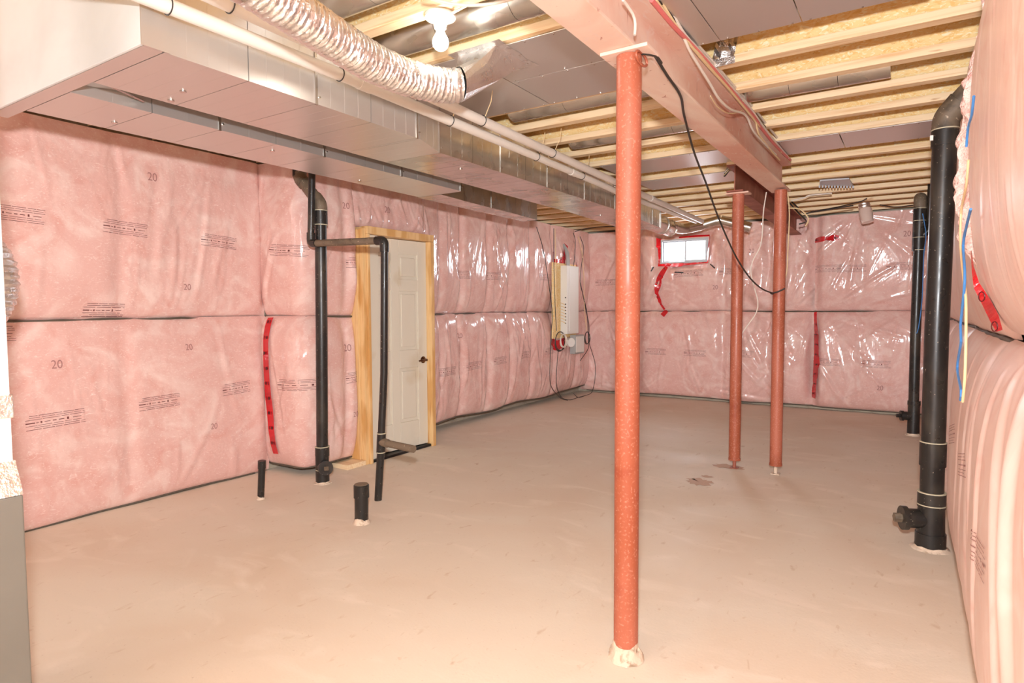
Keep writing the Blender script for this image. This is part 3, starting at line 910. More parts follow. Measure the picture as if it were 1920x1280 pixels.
# round end of the main duct and its branches
rd = thing('round_duct', (-2.36, YE, 2.18), 'round galvanised pipe that ends the main duct in front of the window', 'duct')
mb = MB(); mb.hexa([(-2.63, YE, 2.10), (-2.24, YE, 2.10), (-2.28, YE + .10, 2.105), (-2.58, YE + .10, 2.105)], [(-2.63, YE, 2.35), (-2.24, YE, 2.35), (-2.28, YE + .10, 2.30), (-2.58, YE + .10, 2.30)])
mb.build('end_cap', M['galv_soft'], rd)
tube('pipe_section', [(-2.42, YE + .09, 2.20), (-2.43, 6.9, 2.20)], .098, M['galv'], rd, 28)
tube('crimp_ring', [(-2.43, 6.88, 2.20), (-2.43, 6.92, 2.20)], .104, M['galv'], rd, 28)
tube('pipe_section', [(-2.43, 6.92, 2.20), (-2.44, 7.2, 2.20)], .098, M['galv'], rd, 28)
tube('cap', [(-2.44, 7.2, 2.20), (-2.44, 7.24, 2.20)], [.104, .09], M['galv'], rd, 28)
br = thing('branch_duct', (-2.1, 7.4, 2.28), 'smaller round branch pipe bending right behind the white pipe ends', 'duct')
tube('elbow', bend([(-2.40, 7.12, 2.22), (-2.36, 7.42, 2.20), (-2.16, 7.55, 2.25)], .12, 8), .062, M['galv'], br, 22)
tube('pipe_section', [(-2.16, 7.55, 2.25), (-2.0, 7.6, 2.295)], .058, M['galv'], br, 22)
tube('coupling', [(-2.0, 7.6, 2.295), (-1.95, 7.61, 2.30)], .064, M['galv'], br, 22)
tube('pipe_section', [(-1.95, 7.61, 2.298), (-1.62, 7.66, 2.19)], .058, M['galv'], br, 22)

# ------------------------------------------------------------------ sheet metal nailed under the joists
def sheet(pts, label, fold=0.012, mat='galv_soft', screws=()):
    (x0, y0), (x1, y1) = pts
    t = thing('sheet_metal_panel', ((x0 + x1) / 2, (y0 + y1) / 2, ZC - .008), label, 'duct panel')
    box('sheet', (x0, y0, ZC - .0085), (x1, y1, ZC - .0045), M[mat], t, .001)
    for yy in (y0 + .012, y1 - .012):
        n = int((x1 - x0) / .14)
        mb = MB()
        for i in range(n + 1):
            x = x0 + .03 + (x1 - x0 - .06) * i / max(1, n)
            tube('nail_head', [(x, yy, ZC - .0085), (x, yy, ZC - .0115)], .004, M['steel'], t, 8)
    return t


sheet([(-1.682, 2.235), (-.945, 2.61)], 'wide sheet metal panel under the joists, between bulb and beam, nearer half')
sheet([(-1.682, 2.615), (-.945, 3.0)], 'wide sheet metal panel under the joists, between bulb and beam, farther half')
sheet([(-2.25, 2.235), (-1.687, 3.0)], 'sheet metal panel under the joists behind the foil hose end')
sheet([(-.80, 1.50), (-.703, 2.69)], 'narrow sheet metal strip right beside the beam at the top edge')
sheet([(-.700, 1.50), (-.393, 2.69)], 'sheet metal panel right of the beam, left of the seam')
sheet([(-.390, 1.50), (.02, 2.69)], 'sheet metal panel right of the beam, right of the seam')
sheet([(-.425, 4.52), (.16, 4.95)], 'purple tinted sheet metal panel ending at the large black pipe')
sheet([(-.80, 4.52), (-.43, 4.95)], 'short sheet metal panel starting at the cable bundle')
sheet([(-2.1, 4.52), (-.95, 4.95)], 'sheet metal panel left of the beam, nearer of the two narrow ones')
sheet([(-2.1, 5.28), (-1.13, 5.70)], 'sheet metal panel left of the beam, farther of the two narrow ones')
for (x0, x1, y, lab) in ((-2.05, -.95, 2.09, 'round metal pipe lying in the joist bay behind the light bulb'), (-2.05, -.95, 3.20, 'round metal pipe in the joist bay past the wide sheet panels'),
                         (-2.05, -.95, 1.69, 'round metal pipe in the joist bay at the top edge, left of the bulb'), (-2.05, -.95, 3.97, 'round metal pipe in the fourth joist bay past the wide panels'),
                         (-.8, -.12, 3.60, 'round metal pipe in the joist bay right of the beam')):
    t = thing('bay_duct', (x0, y, 2.47), lab, 'duct')
    n = 3
    for i in range(n):
        a, c = x0 + (x1 - x0) * i / n, x0 + (x1 - x0) * (i + 1) / n
        tube('pipe_section', [(a, y, 2.468), (c - .002, y, 2.468)], .085, M['galv'], t, 28)
# folded foil patch on a joist
ft = thing('foil_patch', at(1365, 100, 1, 2.985), 'crumpled bright foil patch stuck on a joist right of the beam', 'foil')
mb = MB(); g_ = []
for i in range(7):
    for j in range(6):
        x = 1347 + 40 * j / 5 - 12 * i / 6; y = 62 + 52 * i / 6
        p = at(x, y, 1, 2.988); p.y -= random.uniform(.0, .012); g_.append(p)
mb.add(g_, [(i * 6 + j, i * 6 + j + 1, (i + 1) * 6 + j + 1, (i + 1) * 6 + j) for i in range(6) for j in range(5)])
mb.build('sheet', M['foil'], ft)
MB().hexa([at(1335, 128, 1, 2.965), at(1378, 118, 1, 2.965), at(1378, 118, 1, 3.0), at(1335, 128, 1, 3.0)], [at(1335, 112, 1, 2.965), at(1378, 104, 1, 2.965), at(1378, 104, 1, 3.0), at(1335, 112, 1, 3.0)]).build('folded_edge', M['foil'], ft)

# ------------------------------------------------------------------ white pipes
def white_pipe(pts, label, couplings, straps):
    t = thing('white_pipe', pts[0], label, 'pipe')
    P = [Vector(p) for p in pts]
    tube('pipe_body', P, .0245, M['pvc'], t, 26)
    def along(y):
        for a, b_ in zip(P[:-1], P[1:]):
            if a.y <= y <= b_.y: return a + (b_ - a) * ((y - a.y) / (b_.y - a.y)), (b_ - a).normalized()
        return P[-1], (P[-1] - P[-2]).normalized()
    for y in couplings:
        c, d = along(y)
        tube('coupling', [c - d * .035, c + d * .035], .0275, M['pvc'], t, 26)
    for y in straps:
        c, d = along(y)
        mb = MB(); k = 20
        ring = [c + (Vector((1, 0, 0)) * math.cos(a) + Vector((0, 0, 1)) * math.sin(a)) * .0268 for a in [2 * math.pi * i / k for i in range(k + 1)]]
        mb.tube(ring, .0022, 6)
        mb.build('hanger_tie', M['cable_black'], t, smooth=True)
        up_ = MB().tube([c + Vector((.02, 0, .018)), c + Vector((.05, .01, (ZC - c.z) * .55)), c + Vector((.045, .03, ZC - .011 - c.z))], .0022, 6)
        up_.build('hanger_wire', M['cable_cream'], t, smooth=True)
    return t


white_pipe([(-1.995, .66, 2.22), (-1.985, 1.80, 2.22), (-2.005, 2.55, 2.22), (-2.015, 3.2, 2.22), (-2.05, 4.4, 2.22), (-2.085, 5.0, 2.22), (-2.065, 7.0, 2.225)],
           'white plastic pipe, lower left one of the pair hung beside the main duct', [1.93, 3.95], [1.1, 1.79, 2.53, 3.42, 4.1])
white_pipe([(-1.80, .66, 2.22), (-1.825, 1.33, 2.22), (-1.865, 2.5, 2.22), (-1.88, 2.95, 2.22), (-1.925, 4.4, 2.22), (-1.94, 4.6, 2.22), (-2.0, 7.0, 2.22)],
           'white plastic pipe, upper right one of the pair hung beside the main duct', [1.62, 5.3], [1.2, 2.62, 3.4, 4.45])

# ------------------------------------------------------------------ flexible foil hose
def flex(name_parent, pts, R, seed=0, pitch=.022, mat='foil'):
    P = smooth_path(pts, .0035)
    L = 0; rs = []; rr = random.Random(seed)
    for i, p in enumerate(P):
        if i: L += (p - P[i - 1]).length
        rs.append(R * (1 + .035 * math.cos(2 * math.pi * L / pitch)) + rr.uniform(-.0008, .0008))
    mb = MB().tube(P, rs, 44, caps=False)
    r = random.Random(seed + 1)
    mb.v = [(x + r.uniform(-.0016, .0016), y + r.uniform(-.0016, .0016), z + r.uniform(-.0016, .0016)) for x, y, z in mb.v]
    return mb.build('hose_body', M[mat], name_parent, smooth=True)


fx = thing('foil_hose', (-1.6, 1.5, 2.16), 'crinkled foil flexible duct hanging above the white pipes', 'duct')
FP = [(-1.50, .62, 2.20), (-1.545, .92, 2.185), (-1.585, 1.22, 2.165), (-1.625, 1.45, 2.155), (-1.655, 1.66, 2.15), (-1.655, 1.85, 2.155), (-1.615, 2.0, 2.165), (-1.575, 2.055, 2.175)]
flex(fx, FP, .066, 3)
tube('joint_band', [(-1.558, 1.02, 2.180), (-1.566, 1.075, 2.176)], .071, M['galv'], fx, 30)
# boot from the hose end up to the sheet
bt = thing('duct_boot', (-1.62, 2.2, 2.2), 'small foil taped boot joining the foil hose to the overhead sheet', 'duct')
mb = MB(); k = 16; c = Vector((-1.575, 2.05, 2.175)); ax_ = Vector((.45, .85, .15)).normalized(); sx_ = ax_.cross(Vector((0, 0, 1))).normalized(); uz_ = sx_.cross(ax_)
ring = [c + (sx_ * math.cos(2 * math.pi * i / k) + uz_ * math.sin(2 * math.pi * i / k)) * .069 for i in range(k)]
sq = []
for i in range(k):
    a = 2 * math.pi * i / k; cx, cz = math.cos(a), math.sin(a); m2 = max(abs(cx), abs(cz)); cx /= m2; cz /= m2
    sq.append(Vector((-1.60, 2.33, 0)) + Vector((cx * .10, -cz * .12 , ZC - .009)))
mid = [(ring[i] * .45 + sq[i] * .55) + Vector((random.uniform(-.005, .005), random.uniform(-.005, .005), -.012)) for i in range(k)]
mb.add(ring + mid + sq, [(i, (i + 1) % k, k + (i + 1) % k, k + i) for i in range(k)] + [(k + i, k + (i + 1) % k, 2 * k + (i + 1) % k, 2 * k + i) for i in range(k)])
mb.build('boot_body', M['foil'], bt)
mb = MB(); q = [sq[i] + (sq[i] - Vector((-1.60, 2.33, ZC))) * .35 for i in range(k)]
mb.add([Vector((p.x, p.y, ZC - .0095)) for p in sq] + [Vector((p.x + random.uniform(-.01, .01), p.y + random.uniform(-.01, .01), ZC - .0095)) for p in q], [(i, (i + 1) % k, k + (i + 1) % k, k + i) for i in range(k)])
mb.build('tape_flange', M['foil'], bt)

# ------------------------------------------------------------------ bulb
lb = thing('light_bulb', (-1.535, 1.885, ZC), 'lit bare bulb in a white ceiling lampholder screwed under a joist', 'light')
tube('lampholder', [(-1.535, 1.885, ZC - .001), (-1.535, 1.885, ZC - .014), (-1.535, 1.885, ZC - .022), (-1.535, 1.885, ZC - .052)], [.058, .058, .03, .022], M['white'], lb, 32)
BZ = ZC - .10
prf = [(.052, .014), (.065, .015), (.075, .020), (.09, .028), (.105, .031), (.118, .028), (.128, .020), (.134, .008)]
tube('bulb_glass', [(-1.535, 1.885, ZC - d) for d, r_ in prf], [r_ for d, r_ in prf], M['bulb'], lb, 24)

# ------------------------------------------------------------------ black drain pipes
def ring(par, p, d, r):
    p = Vector(p); d = Vector(d).normalized()
    tube('solvent_ring', [p - d * .0025, p + d * .0025], r, M['glue'], par, 24)


st = thing('drain_stack', (-3.585, 3.0, 0), 'tall thick black drain stack with a capped cleanout, left of the door', 'pipe')
R3 = .041
tube('pipe_body', [(-3.585, 3.0, .26), (-3.565, 3.0, 1.10), (-3.551, 3.0, 1.88)], R3, M['abs'], st, 28)
tube('coupling', [(-3.551, 3.0, 1.86), (-3.551, 3.0, 1.965)], .048, M['abs'], st, 28)
ring(st, (-3.551, 3.0, 1.862), (0, 0, 1), .049); ring(st, (-3.551, 3.0, 1.962), (0, 0, 1), .0495)
tube('elbow', bend([(-3.551, 3.0, 1.955), (-3.553, 3.0, 2.01), (-3.60, 3.0, 2.06)], .05, 8), .048, M['abs_dusty'], st, 28)
tube('offset_pipe', [(-3.59, 3.0, 2.05), (-3.73, 3.0, 2.185)], R3, M['abs_dusty'], st, 28)
tube('elbow', bend([(-3.715, 3.0, 2.17), (-3.765, 3.0, 2.215), (-3.768, 3.0, 2.29)], .05, 8), .048, M['abs_dusty'], st, 28)
tube('coupling', [(-3.768, 3.0, 2.225), (-3.768, 3.0, 2.30)], .0485, M['abs'], st, 28)
tube('pipe_body', [(-3.768, 3.0, 2.29), (-3.768, 3.0, 2.61)], R3, M['abs'], st, 28)
tube('cleanout_fitting', [(-3.588, 3.0, .0), (-3.588, 3.0, .20), (-3.586, 3.0, .201), (-3.585, 3.0, .27)], [.049, .047, .050, .050], M['abs'], st, 28)
ring(st, (-3.585, 3.0, .268), (0, 0, 1), .0512); ring(st, (-3.587, 3.0, .10), (0, 0, 1), .050)
cd = Vector((.80, -.42, .10)).normalized(); cc = Vector((-3.585, 3.0, .12))
tube('cleanout_neck', [cc, cc + cd * .085], .042, M['abs'], st, 24)
tube('cleanout_plug', [cc + cd * .082, cc + cd * .105], .052, M['abs'], st, 24)
box('plug_nut', tuple(cc + cd * .118 - Vector((.012, .012, .014))), tuple(cc + cd * .118 + Vector((.012, .012, .014))), M['abs_dusty'], st, .002)

vp = thing('vent_pipe', (-2.949, 2.92, 0), 'thin black vent pipe that steps across in front of the door', 'pipe')
RV = .0235
tube('pipe_body', [(-3.535, 2.92, 2.61), (-3.535, 2.92, 2.20), (-3.561, 2.92, 1.77)], RV, M['abs'], vp, 22)
tube('elbow', bend([(-3.560, 2.92, 1.80), (-3.562, 2.92, 1.727), (-3.50, 2.92, 1.724)], .045, 8), .029, M['abs'], vp, 22)
tube('cross_pipe', [(-3.52, 2.92, 1.724), (-2.90, 2.92, 1.704)], RV, M['abs_dusty'], vp, 22)
tube('elbow', bend([(-2.925, 2.92, 1.705), (-2.857, 2.92, 1.703), (-2.856, 2.92, 1.63)], .045, 8), .029, M['abs'], vp, 22)
tube('pipe_body', [(-2.856, 2.92, 1.65), (-2.877, 2.92, .85), (-2.910, 2.92, .44)], RV, M['abs'], vp, 22)
tube('tee_fitting', [(-2.907, 2.92, .455), (-2.918, 2.92, .32)], .029, M['abs'], vp, 22)
ring(vp, (-2.907, 2.92, .452), (0, 0, 1), .030); ring(vp, (-2.918, 2.92, .325), (0, 0, 1), .030)
tube('pipe_body', [(-2.917, 2.92, .33), (-2.949, 2.92, 0)], RV + .001, M['abs'], vp, 22)
tube('branch_neck', [(-2.912, 2.92, .395), (-2.85, 2.915, .392)], .028, M['abs_dusty'], vp, 22)
mb = MB(); a0 = Vector((-2.85, 2.915, .392)); a1 = Vector((-2.615, 2.905, .385))
mb.tube([a0, a1, a1 + (a0 - a1).normalized() * .004, a0 + (a1 - a0) * .3], [RV, RV, RV - .005, RV - .005], 22, caps=False)
mb.build('branch_pipe', M['abs_dusty'], vp, smooth=True)

sb = thing('pipe_stub', (-2.715, 2.551, 0), 'short thick black pipe stub with a dusty cap, standing alone on the floor', 'pipe')
tube('pipe_body', [(-2.715, 2.551, 0), (-2.712, 2.551, .20)], .040, M['abs'], sb, 28)
tube('cap', [(-2.712, 2.551, .155), (-2.712, 2.551, .228), (-2.712, 2.551, .232)], [.045, .045, .041], M['abs'], sb, 28)
tube('cap_top', [(-2.712, 2.551, .232), (-2.712, 2.551, .235)], .040, M['abs_dusty'], sb, 28)
s2 = thing('pipe_stub', (-3.635, 2.521, 0), 'thin black pipe stub below the long red tape', 'pipe')
tube('pipe_body', [(-3.635, 2.521, 0), (-3.613, 2.521, .235)], .022, M['abs'], s2, 22)
tube('cap', [(-3.615, 2.521, .21), (-3.612, 2.521, .262)], .0255, M['abs'], s2, 22)
def splat(par, x, y, r, h=.03, nm='cement_splash', n=18, seed=0, base=0.0):
    rr = random.Random(seed)
    mb = MB(); rings = []
    for z, k_ in ((base, 1.25), (base + .006, 1.15), (base + h * .6, 1.02), (base + h, 1.01)):
        rings.append([(x + math.cos(a) * r * k_ * rr.uniform(.97, 1.08 if k_ > 1.1 else 1.02), y + math.sin(a) * r * k_ * rr.uniform(.97, 1.08 if k_ > 1.1 else 1.02), z + (rr.uniform(-h * .25, h * .25) if z > base + .01 else 0)) for a in [2 * math.pi * i / n for i in range(n)]])
    mb.add([p for R in rings for p in R], [(i * n + j, i * n + (j + 1) % n, (i + 1) * n + (j + 1) % n, (i + 1) * n + j) for i in range(3) for j in range(n)])
    return mb.build(nm, M['splatter'], par, smooth=True)
splat(sb, -2.715, 2.551, .041, .03, seed=1); splat(st, -3.587, 3.0, .051, .014, seed=2); splat(s2, -3.635, 2.521, .023, .02, seed=3)

# right hand large stack
rs_ = thing('drain_stack', (.105, 3.87, 0), 'thickest black drain stack against the right wall, bending away at the ceiling', 'pipe')
R4 = .054
tube('pipe_body', [(.106, 3.87, .10), (.104, 3.87, 1.1), (.112, 3.87, 2.12)], R4, M['abs'], rs_, 36)
tube('coupling', [(.105, 3.87, .44), (.105, 3.87, .565)], .060, M['abs'], rs_, 36)
ring(rs_, (.105, 3.87, .564), (0, 0, 1), .0612)
tube('cleanout_fitting', [(.106, 3.87, .07), (.106, 3.87, .22), (.106, 3.87, .221), (.106, 3.87, .30)], [.064, .060, .064, .064], M['abs'], rs_, 36)
ring(rs_, (.106, 3.87, .30), (0, 0, 1), .0655); ring(rs_, (.106, 3.87, .235), (0, 0, 1), .0655)
tube('floor_hub', [(.106, 3.87, 0), (.106, 3.87, .085)], .070, M['abs'], rs_, 36)
cd = Vector((-.93, -.36, .0)).normalized(); cc = Vector((.106, 3.87, .155))
tube('cleanout_neck', [cc, cc + cd * .12], .050, M['abs'], rs_, 28)
tube('cleanout_plug', [cc + cd * .115, cc + cd * .14], .062, M['abs'], rs_, 28)
MB().tube([cc + cd * .14, cc + cd * .175], .024, 6).build('plug_nut', M['abs_dusty'], rs_)
tube('coupling', [(.112, 3.87, 2.075), (.112, 3.87, 2.155)], .060, M['abs'], rs_, 36)
ring(rs_, (.112, 3.87, 2.157), (0, 0, 1), .0615)
tube('elbow', bend([(.112, 3.87, 2.15), (.114, 3.87, 2.215), (.175, 3.84, 2.285)], .06, 8), .060, M['abs_dusty'], rs_, 36)
tube('offset_pipe', [(.165, 3.845, 2.275), (.285, 3.79, 2.405)], R4, M['abs_dusty'], rs_, 36)
box('paper_sticker', (.048, 3.822, 2.10), (.062, 3.808, 2.125), M['white'], rs_)
splat(rs_, .106, 3.87, .071, .02, seed=4)

fs_ = thing('drain_stack', (.03, 7.22, 0), 'black drain stack in the far right corner, with a side branch near the ceiling', 'pipe')
tube('pipe_body', [(.028, 7.22, .12), (.024, 7.22, .92), (.03, 7.22, 2.22)], .045, M['abs'], fs_, 30)
tube('tee_fitting', [(.027, 7.22, 1.80), (.03, 7.22, 2.22)], .055, M['abs'], fs_, 30)
for z in (1.81, 1.93, 2.21, 2.09): ring(fs_, (.029, 7.22, z), (0, 0, 1), .0562)
tube('elbow', bend([(.03, 7.22, 2.20), (.03, 7.22, 2.31), (.03, 7.36, 2.315)], .07, 8), .055, M['abs_dusty'], fs_, 30)
tube('side_branch', bend([(.04, 7.21, 1.93), (.115, 7.20, 2.0), (.115, 7.20, 2.56)], .04, 8), .032, M['abs'], fs_, 24)
tube('cleanout_fitting', [(.03, 7.22, 0), (.03, 7.22, .30), (.03, 7.22, .301), (.03, 7.22, .34)], [.054, .050, .056, .056], M['abs'], fs_, 30)
cd = Vector((-.95, -.3, .0)).normalized(); cc = Vector((.03, 7.22, .19))
tube('cleanout_neck', [cc, cc + cd * .10], .042, M['abs'], fs_, 24)
tube('cleanout_plug', [cc + cd * .09, cc + cd * .115], .050, M['abs'], fs_, 24)
MB().tube([cc + cd * .115, cc + cd * .15], .020, 6).build('plug_nut', M['abs'], fs_)
splat(fs_, .03, 7.22, .055, .02, seed=5)

# ------------------------------------------------------------------ furnace, its stack and the hose behind it
fu = thing('furnace', (-2.25, .2, 0), 'grey furnace cabinet cut by the left edge of the picture', 'furnace')
FX, FY = -1.885, .63
box('cabinet', (-2.6, -.25, 0), (FX, FY, .802), M['furnace'], fu, .004)
mb = MB()
for z in (.50, .70):
    mb = MB().box((FX - .002, .1, z), (FX + .0015, FY - .10, z + .006)); mb.build('pressed_seam', M['furnace'], fu, bevel=.0008)
tube('screw_head', [(FX, FY - .09, .46), (FX + .003, FY - .09, .46)], .006, M['white'], fu, 12)
sk = thing('duct_stack', (-2.25, .2, .80), 'pale vertical duct rising from the furnace at the left edge', 'duct')
box('lower_panel', (-2.55, -.20, .88), (FX - .045, FY - .003, 1.0), M['plenum'], sk, .003)
mb = MB()
mb.hexa([(-2.6, -.25, .803), (FX, -.25, .803), (FX, FY, .803), (-2.6, FY, .803)], [(-2.56, -.2, .885), (FX - .04, -.2, .885), (FX - .04, FY, .885), (-2.56, FY, .885)])
mb.build('foil_skirt', M['foil'], sk)
box('stack_body', (-2.55, -.20, 1.05), (FX - .045, FY - .003, 2.58), M['plenum'], sk, .003)
box('foil_band', (-2.552, -.202, .995), (FX - .038, FY + .002, 1.055), M['foil'], sk, .003)
fh = thing('foil_hose', (-2.95, .85, 1.4), 'crinkled foil hose bulging out behind the duct stack at the left edge', 'duct')
flex(fh, [(-3.10, .55, 1.62), (-2.93, .80, 1.53), (-2.86, .87, 1.38), (-2.93, .80, 1.22), (-3.10, .55, 1.12)], .10, 9, .016)

# ------------------------------------------------------------------ right wall: torn edge, tape, thin wires
mb = MB()
pts = [(.195, 2.47, 1.36), (.18, 2.48, 1.5), (.168, 2.47, 1.7), (.175, 2.45, 1.9), (.20, 2.40, 2.1), (.205, 2.37, 2.28)]
P = smooth_path(pts, .008); n = 26
zz = np.array([p.z for p in P]); vs = []
A = np.linspace(0, 2 * math.pi, n, endpoint=False)
ZZ_, AA = np.meshgrid(zz, A, indexing='ij')
Rr = .050 + .045 * (vnoise(ZZ_ * 9, AA * 1.3, 31) - .35) + .03 * (vnoise(ZZ_ * 24, AA * 3, 32) - .5) + .012 * (vnoise(ZZ_ * 60, AA * 8, 33) - .5)
taper = np.clip(np.minimum((zz - 1.33) / .16, (2.34 - zz) / .1), .15, 1)
Rr = Rr * taper[:, None]
for i, p in enumerate(P):
    for j in range(n): vs.append((p.x + Rr[i, j] * math.cos(A[j]) * .95, p.y + Rr[i, j] * math.sin(A[j]), p.z))
mb.add(vs, [(i * n + j, i * n + (j + 1) % n, (i + 1) * n + (j + 1) % n, (i + 1) * n + j) for i in range(len(P) - 1) for j in range(n)] + [tuple(range(n)), tuple(range((len(P) - 1) * n, len(P) * n))])
mb.build('torn_fibre_edge', M['fibre'], rt_near.obj, smooth=True)
RE = [(1820, 470), (1822, 510), (1826, 540), (1841, 570), (1858, 605), (1868, 622)]
RF = [(1822, 470), (1826, 500), (1836, 530), (1856, 560), (1872, 590), (1880, 618)]
def find_on(sf, x, y):
    Q = sf.P.reshape(-1, 3) - np.array([0, 0, CAMH]); r_, u_, f_ = (np.array(v) for v in (r2, u2, fw))
    d = Q @ f_; d = np.where(d < .1, .1, d); e = np.hypot(960 + FPX * (Q @ r_) / d - x, 640 - FPX * (Q @ u_) / d - y)
    k = int(np.argmin(e + np.where(e < 12, d * 2, 0)))
    return Vector(sf.P.reshape(-1, 3)[k]) + Vector((-.010, 0, 0))
def mid_pts(A, n=5):
    out = []
    for a, c in zip(A[:-1], A[1:]): out += [(a[0] + (c[0] - a[0]) * i / n, a[1] + (c[1] - a[1]) * i / n) for i in range(n)]
    return out + [A[-1]]
def depths(A):
    D_ = [(find_on(rt_near, *p) - Vector((0, 0, CAMH))).dot(fw) for p in A]
    n_ = len(D_); out = []
    for i in range(n_):
        w_ = D_[max(0, i - 4):i + 5]; out.append(sum(w_) / len(w_) * .96)
    return [Vector((0, 0, CAMH)) + (r2 * ((p[0] - 960) / FPX) - u2 * ((p[1] - 640) / FPX) + fw) * d for p, d in zip(A, out)], out
(a_, da_), (b_, db_) = depths(mid_pts(RE)), depths(mid_pts(RF))
rtp = thing('red_tape', a_[-1], 'red tape strip with printed circles, on the near end of the right wall', 'tape')
mb = MB(); mb.add([v for pr in zip(a_, b_) for v in pr], [(2 * i, 2 * i + 1, 2 * i + 3, 2 * i + 2) for i in range(len(a_) - 1)])
mb.build('strip', M['tape'], rtp)
for (x, y) in ((1844, 556), (1868, 612)):
    dm_ = min(da_[{556: 17, 612: 23}[y]], db_[{556: 14, 612: 23}[y]]) * .985; k = dm_ / FPX
    c = Vector((0, 0, CAMH)) + (r2 * ((x - 960) / FPX) - u2 * ((y - 640) / FPX) + fw) * dm_
    ring_ = [c + Vector((-.004, 0, 0)) + r2 * (k * 6 * math.cos(q)) + u2 * (k * 9 * math.sin(q)) for q in [2 * math.pi * i / 14 for i in range(15)]]
    MB().tube(ring_, k * 1.1, 5).build('printed_mark', M['tape_print'], rtp)
P_ = lambda L, ax, v: [at(x, y, ax, v) for x, y in L]
def wire(name, pts, r, mat, label, group=None, step=.03):
    o = tube(name, smooth_path(pts, step), r, M[mat], None, 8)
    return tag(o, label, 'cable', group)
wire('thin_wire', P_([(1816, 300), (1812, 345), (1807, 370), (1802, 400), (1801, 460), (1807, 522), (1811, 560), (1811, 640), (1809, 708), (1805, 753)], 0, .118), .0034, 'cable_cream', 'cream wire hanging down the right wall beside the torn edge')
wire('thin_wire', P_([(1820, 392), (1812, 425), (1806, 460), (1809, 525), (1801, 610), (1802, 640), (1795, 689), (1802, 732), (1801, 750)], 0, .114), .0034, 'cable_blue', 'blue wire hanging beside the cream wire on the right wall')
wire('thin_wire', P_([(1826, 180), (1822, 215), (1815, 240), (1812, 275)], 0, .105), .003, 'cable_blue', 'short blue wire end poking out near the top of the torn edge')
wire('thin_wire', P_([(1730, 400), (1736, 440), (1732, 480), (1729, 560), (1722, 615), (1718, 625)], 1, 7.0), .004, 'cable_blue', 'blue wire strung down beside the far corner drain stack')

# ------------------------------------------------------------------ cables on and below the beam
XB = -.80
bundle = [
    ('pink', [(1222, 0), (1262, 48), (1290, 76), (1332, 122), (1390, 192), (1420, 230), (1450, 268), (1482, 300)], .0085, 'cable_pink', 'pink cable in the bundle along the right side of the beam'),
    ('white', [(1246, 0), (1270, 45), (1288, 72), (1330, 118), (1372, 165), (1400, 195), (1440, 250), (1478, 296)], .009, 'cable_white', 'outermost white cable in the bundle along the beam'),
    ('black', [(1236, 0), (1256, 26), (1282, 62), (1318, 104), (1360, 152), (1392, 185), (1435, 238)], .005, 'cable_black', 'black cable between the pink and white ones along the beam'),
    ('cream', [(1230, 0), (1250, 28), (1276, 62), (1308, 98), (1350, 148), (1386, 186), (1422, 226), (1465, 285)], .005, 'cable_cream', 'cream cable next to the pink one along the beam'),
]
bundle += [
    ('w2', [(1262, 0), (1276, 32), (1296, 70), (1338, 118), (1380, 166), (1414, 204), (1452, 252), (1480, 288)], .007, 'cable_white', 'white cable on top of the bundle, drifting behind the beam edge'),
    ('c2', [(1240, 4), (1262, 40), (1286, 74), (1326, 122), (1366, 166), (1404, 212), (1446, 262), (1474, 292)], .006, 'cable_cream', 'second cream cable woven under the white one along the beam'),
    ('p2', [(1300, 84), (1340, 134), (1380, 180), (1412, 214), (1440, 250), (1470, 285)], .006, 'cable_pink', 'second pink cable, joining the bundle past the foil patch'),
    ('c3', [(1392, 190), (1404, 210), (1418, 232), (1422, 250), (1448, 285), (1462, 300)], .005, 'cable_cream', 'loose cream cable end hanging off the bundle near the beam end')]
for nm, L, r, mt, lab in bundle:
    wire('cable', P_(L, 0, XB + .002), r, mt, lab)
wire('cable', P_([(1283, 72), (1296, 100), (1330, 155), (1348, 185), (1370, 205), (1392, 212), (1402, 222), (1412, 245), (1432, 268), (1455, 290)], 0, XB), .006, 'cable_white', 'white cable that sags in a loop over the beam web')
wire('cable', P_([(1168, 0), (1186, 25), (1191, 45), (1190, 66)], 0, -.82), .005, 'cable_white', 'white cable coming down the beam above the nearest post')
def depth_wire(L, y0, y1):
    n = len(L); out = []
    for i, (x, y) in enumerate(L): out.append(at(x, y, 1, y0 + (y1 - y0) * i / (n - 1)))
    return out
L = [(1229, 106), (1250, 140), (1276, 180), (1283, 217), (1302, 287), (1323, 341), (1344, 400), (1365, 450), (1385, 490), (1408, 523), (1430, 542), (1450, 550)]
ys = [2.22, 2.36, 2.56, 2.9, 3.25, 3.5, 3.8, 4.08, 4.3, 4.55, 4.75, 4.92]
wire('cable', [at(x, y, 2, ZB - .008) for (x, y) in L[:4]] + [at(x, y, 1, q) for (x, y), q in list(zip(L, ys))[4:]] + [Vector((-.90, 4.945, at(1450, 550, 1, 4.92).z)), Vector((-.848, 4.945, at(1452, 548, 1, 4.92).z + .004)), Vector((-.80, 4.955, at(1465, 543, 1, 4.93).z + .01))], .0055, 'cable_black',
     'long black cable drooping from the beam to the right far post')
wire('cable', P_([(1437, 360), (1433, 385), (1431, 402), (1427, 456), (1411, 490), (1408, 512), (1416, 545), (1421, 565), (1418, 586), (1400, 612), (1388, 630)], 1, 5.12), .0042, 'cable_white', 'thin white cable wavering down between the two far posts')
wire('cable', P_([(1476, 352), (1480, 400), (1477, 475), (1475, 510), (1468, 535)], 1, 5.2), .004, 'cable_cream', 'thin beige cable hanging right of the right far post')
wire('cable', P_([(1202, 100), (1228, 104), (1240, 118)], 2, ZB - .012), .005, 'cable_black', 'short black cable end lying under the beam at the nearest post')
wire('cable', P_([(1332, 180), (1345, 200), (1365, 212), (1385, 210), (1402, 200)], 0, -.81), .0025, 'cable_cream', 'thin cream loop hanging at the beam web')
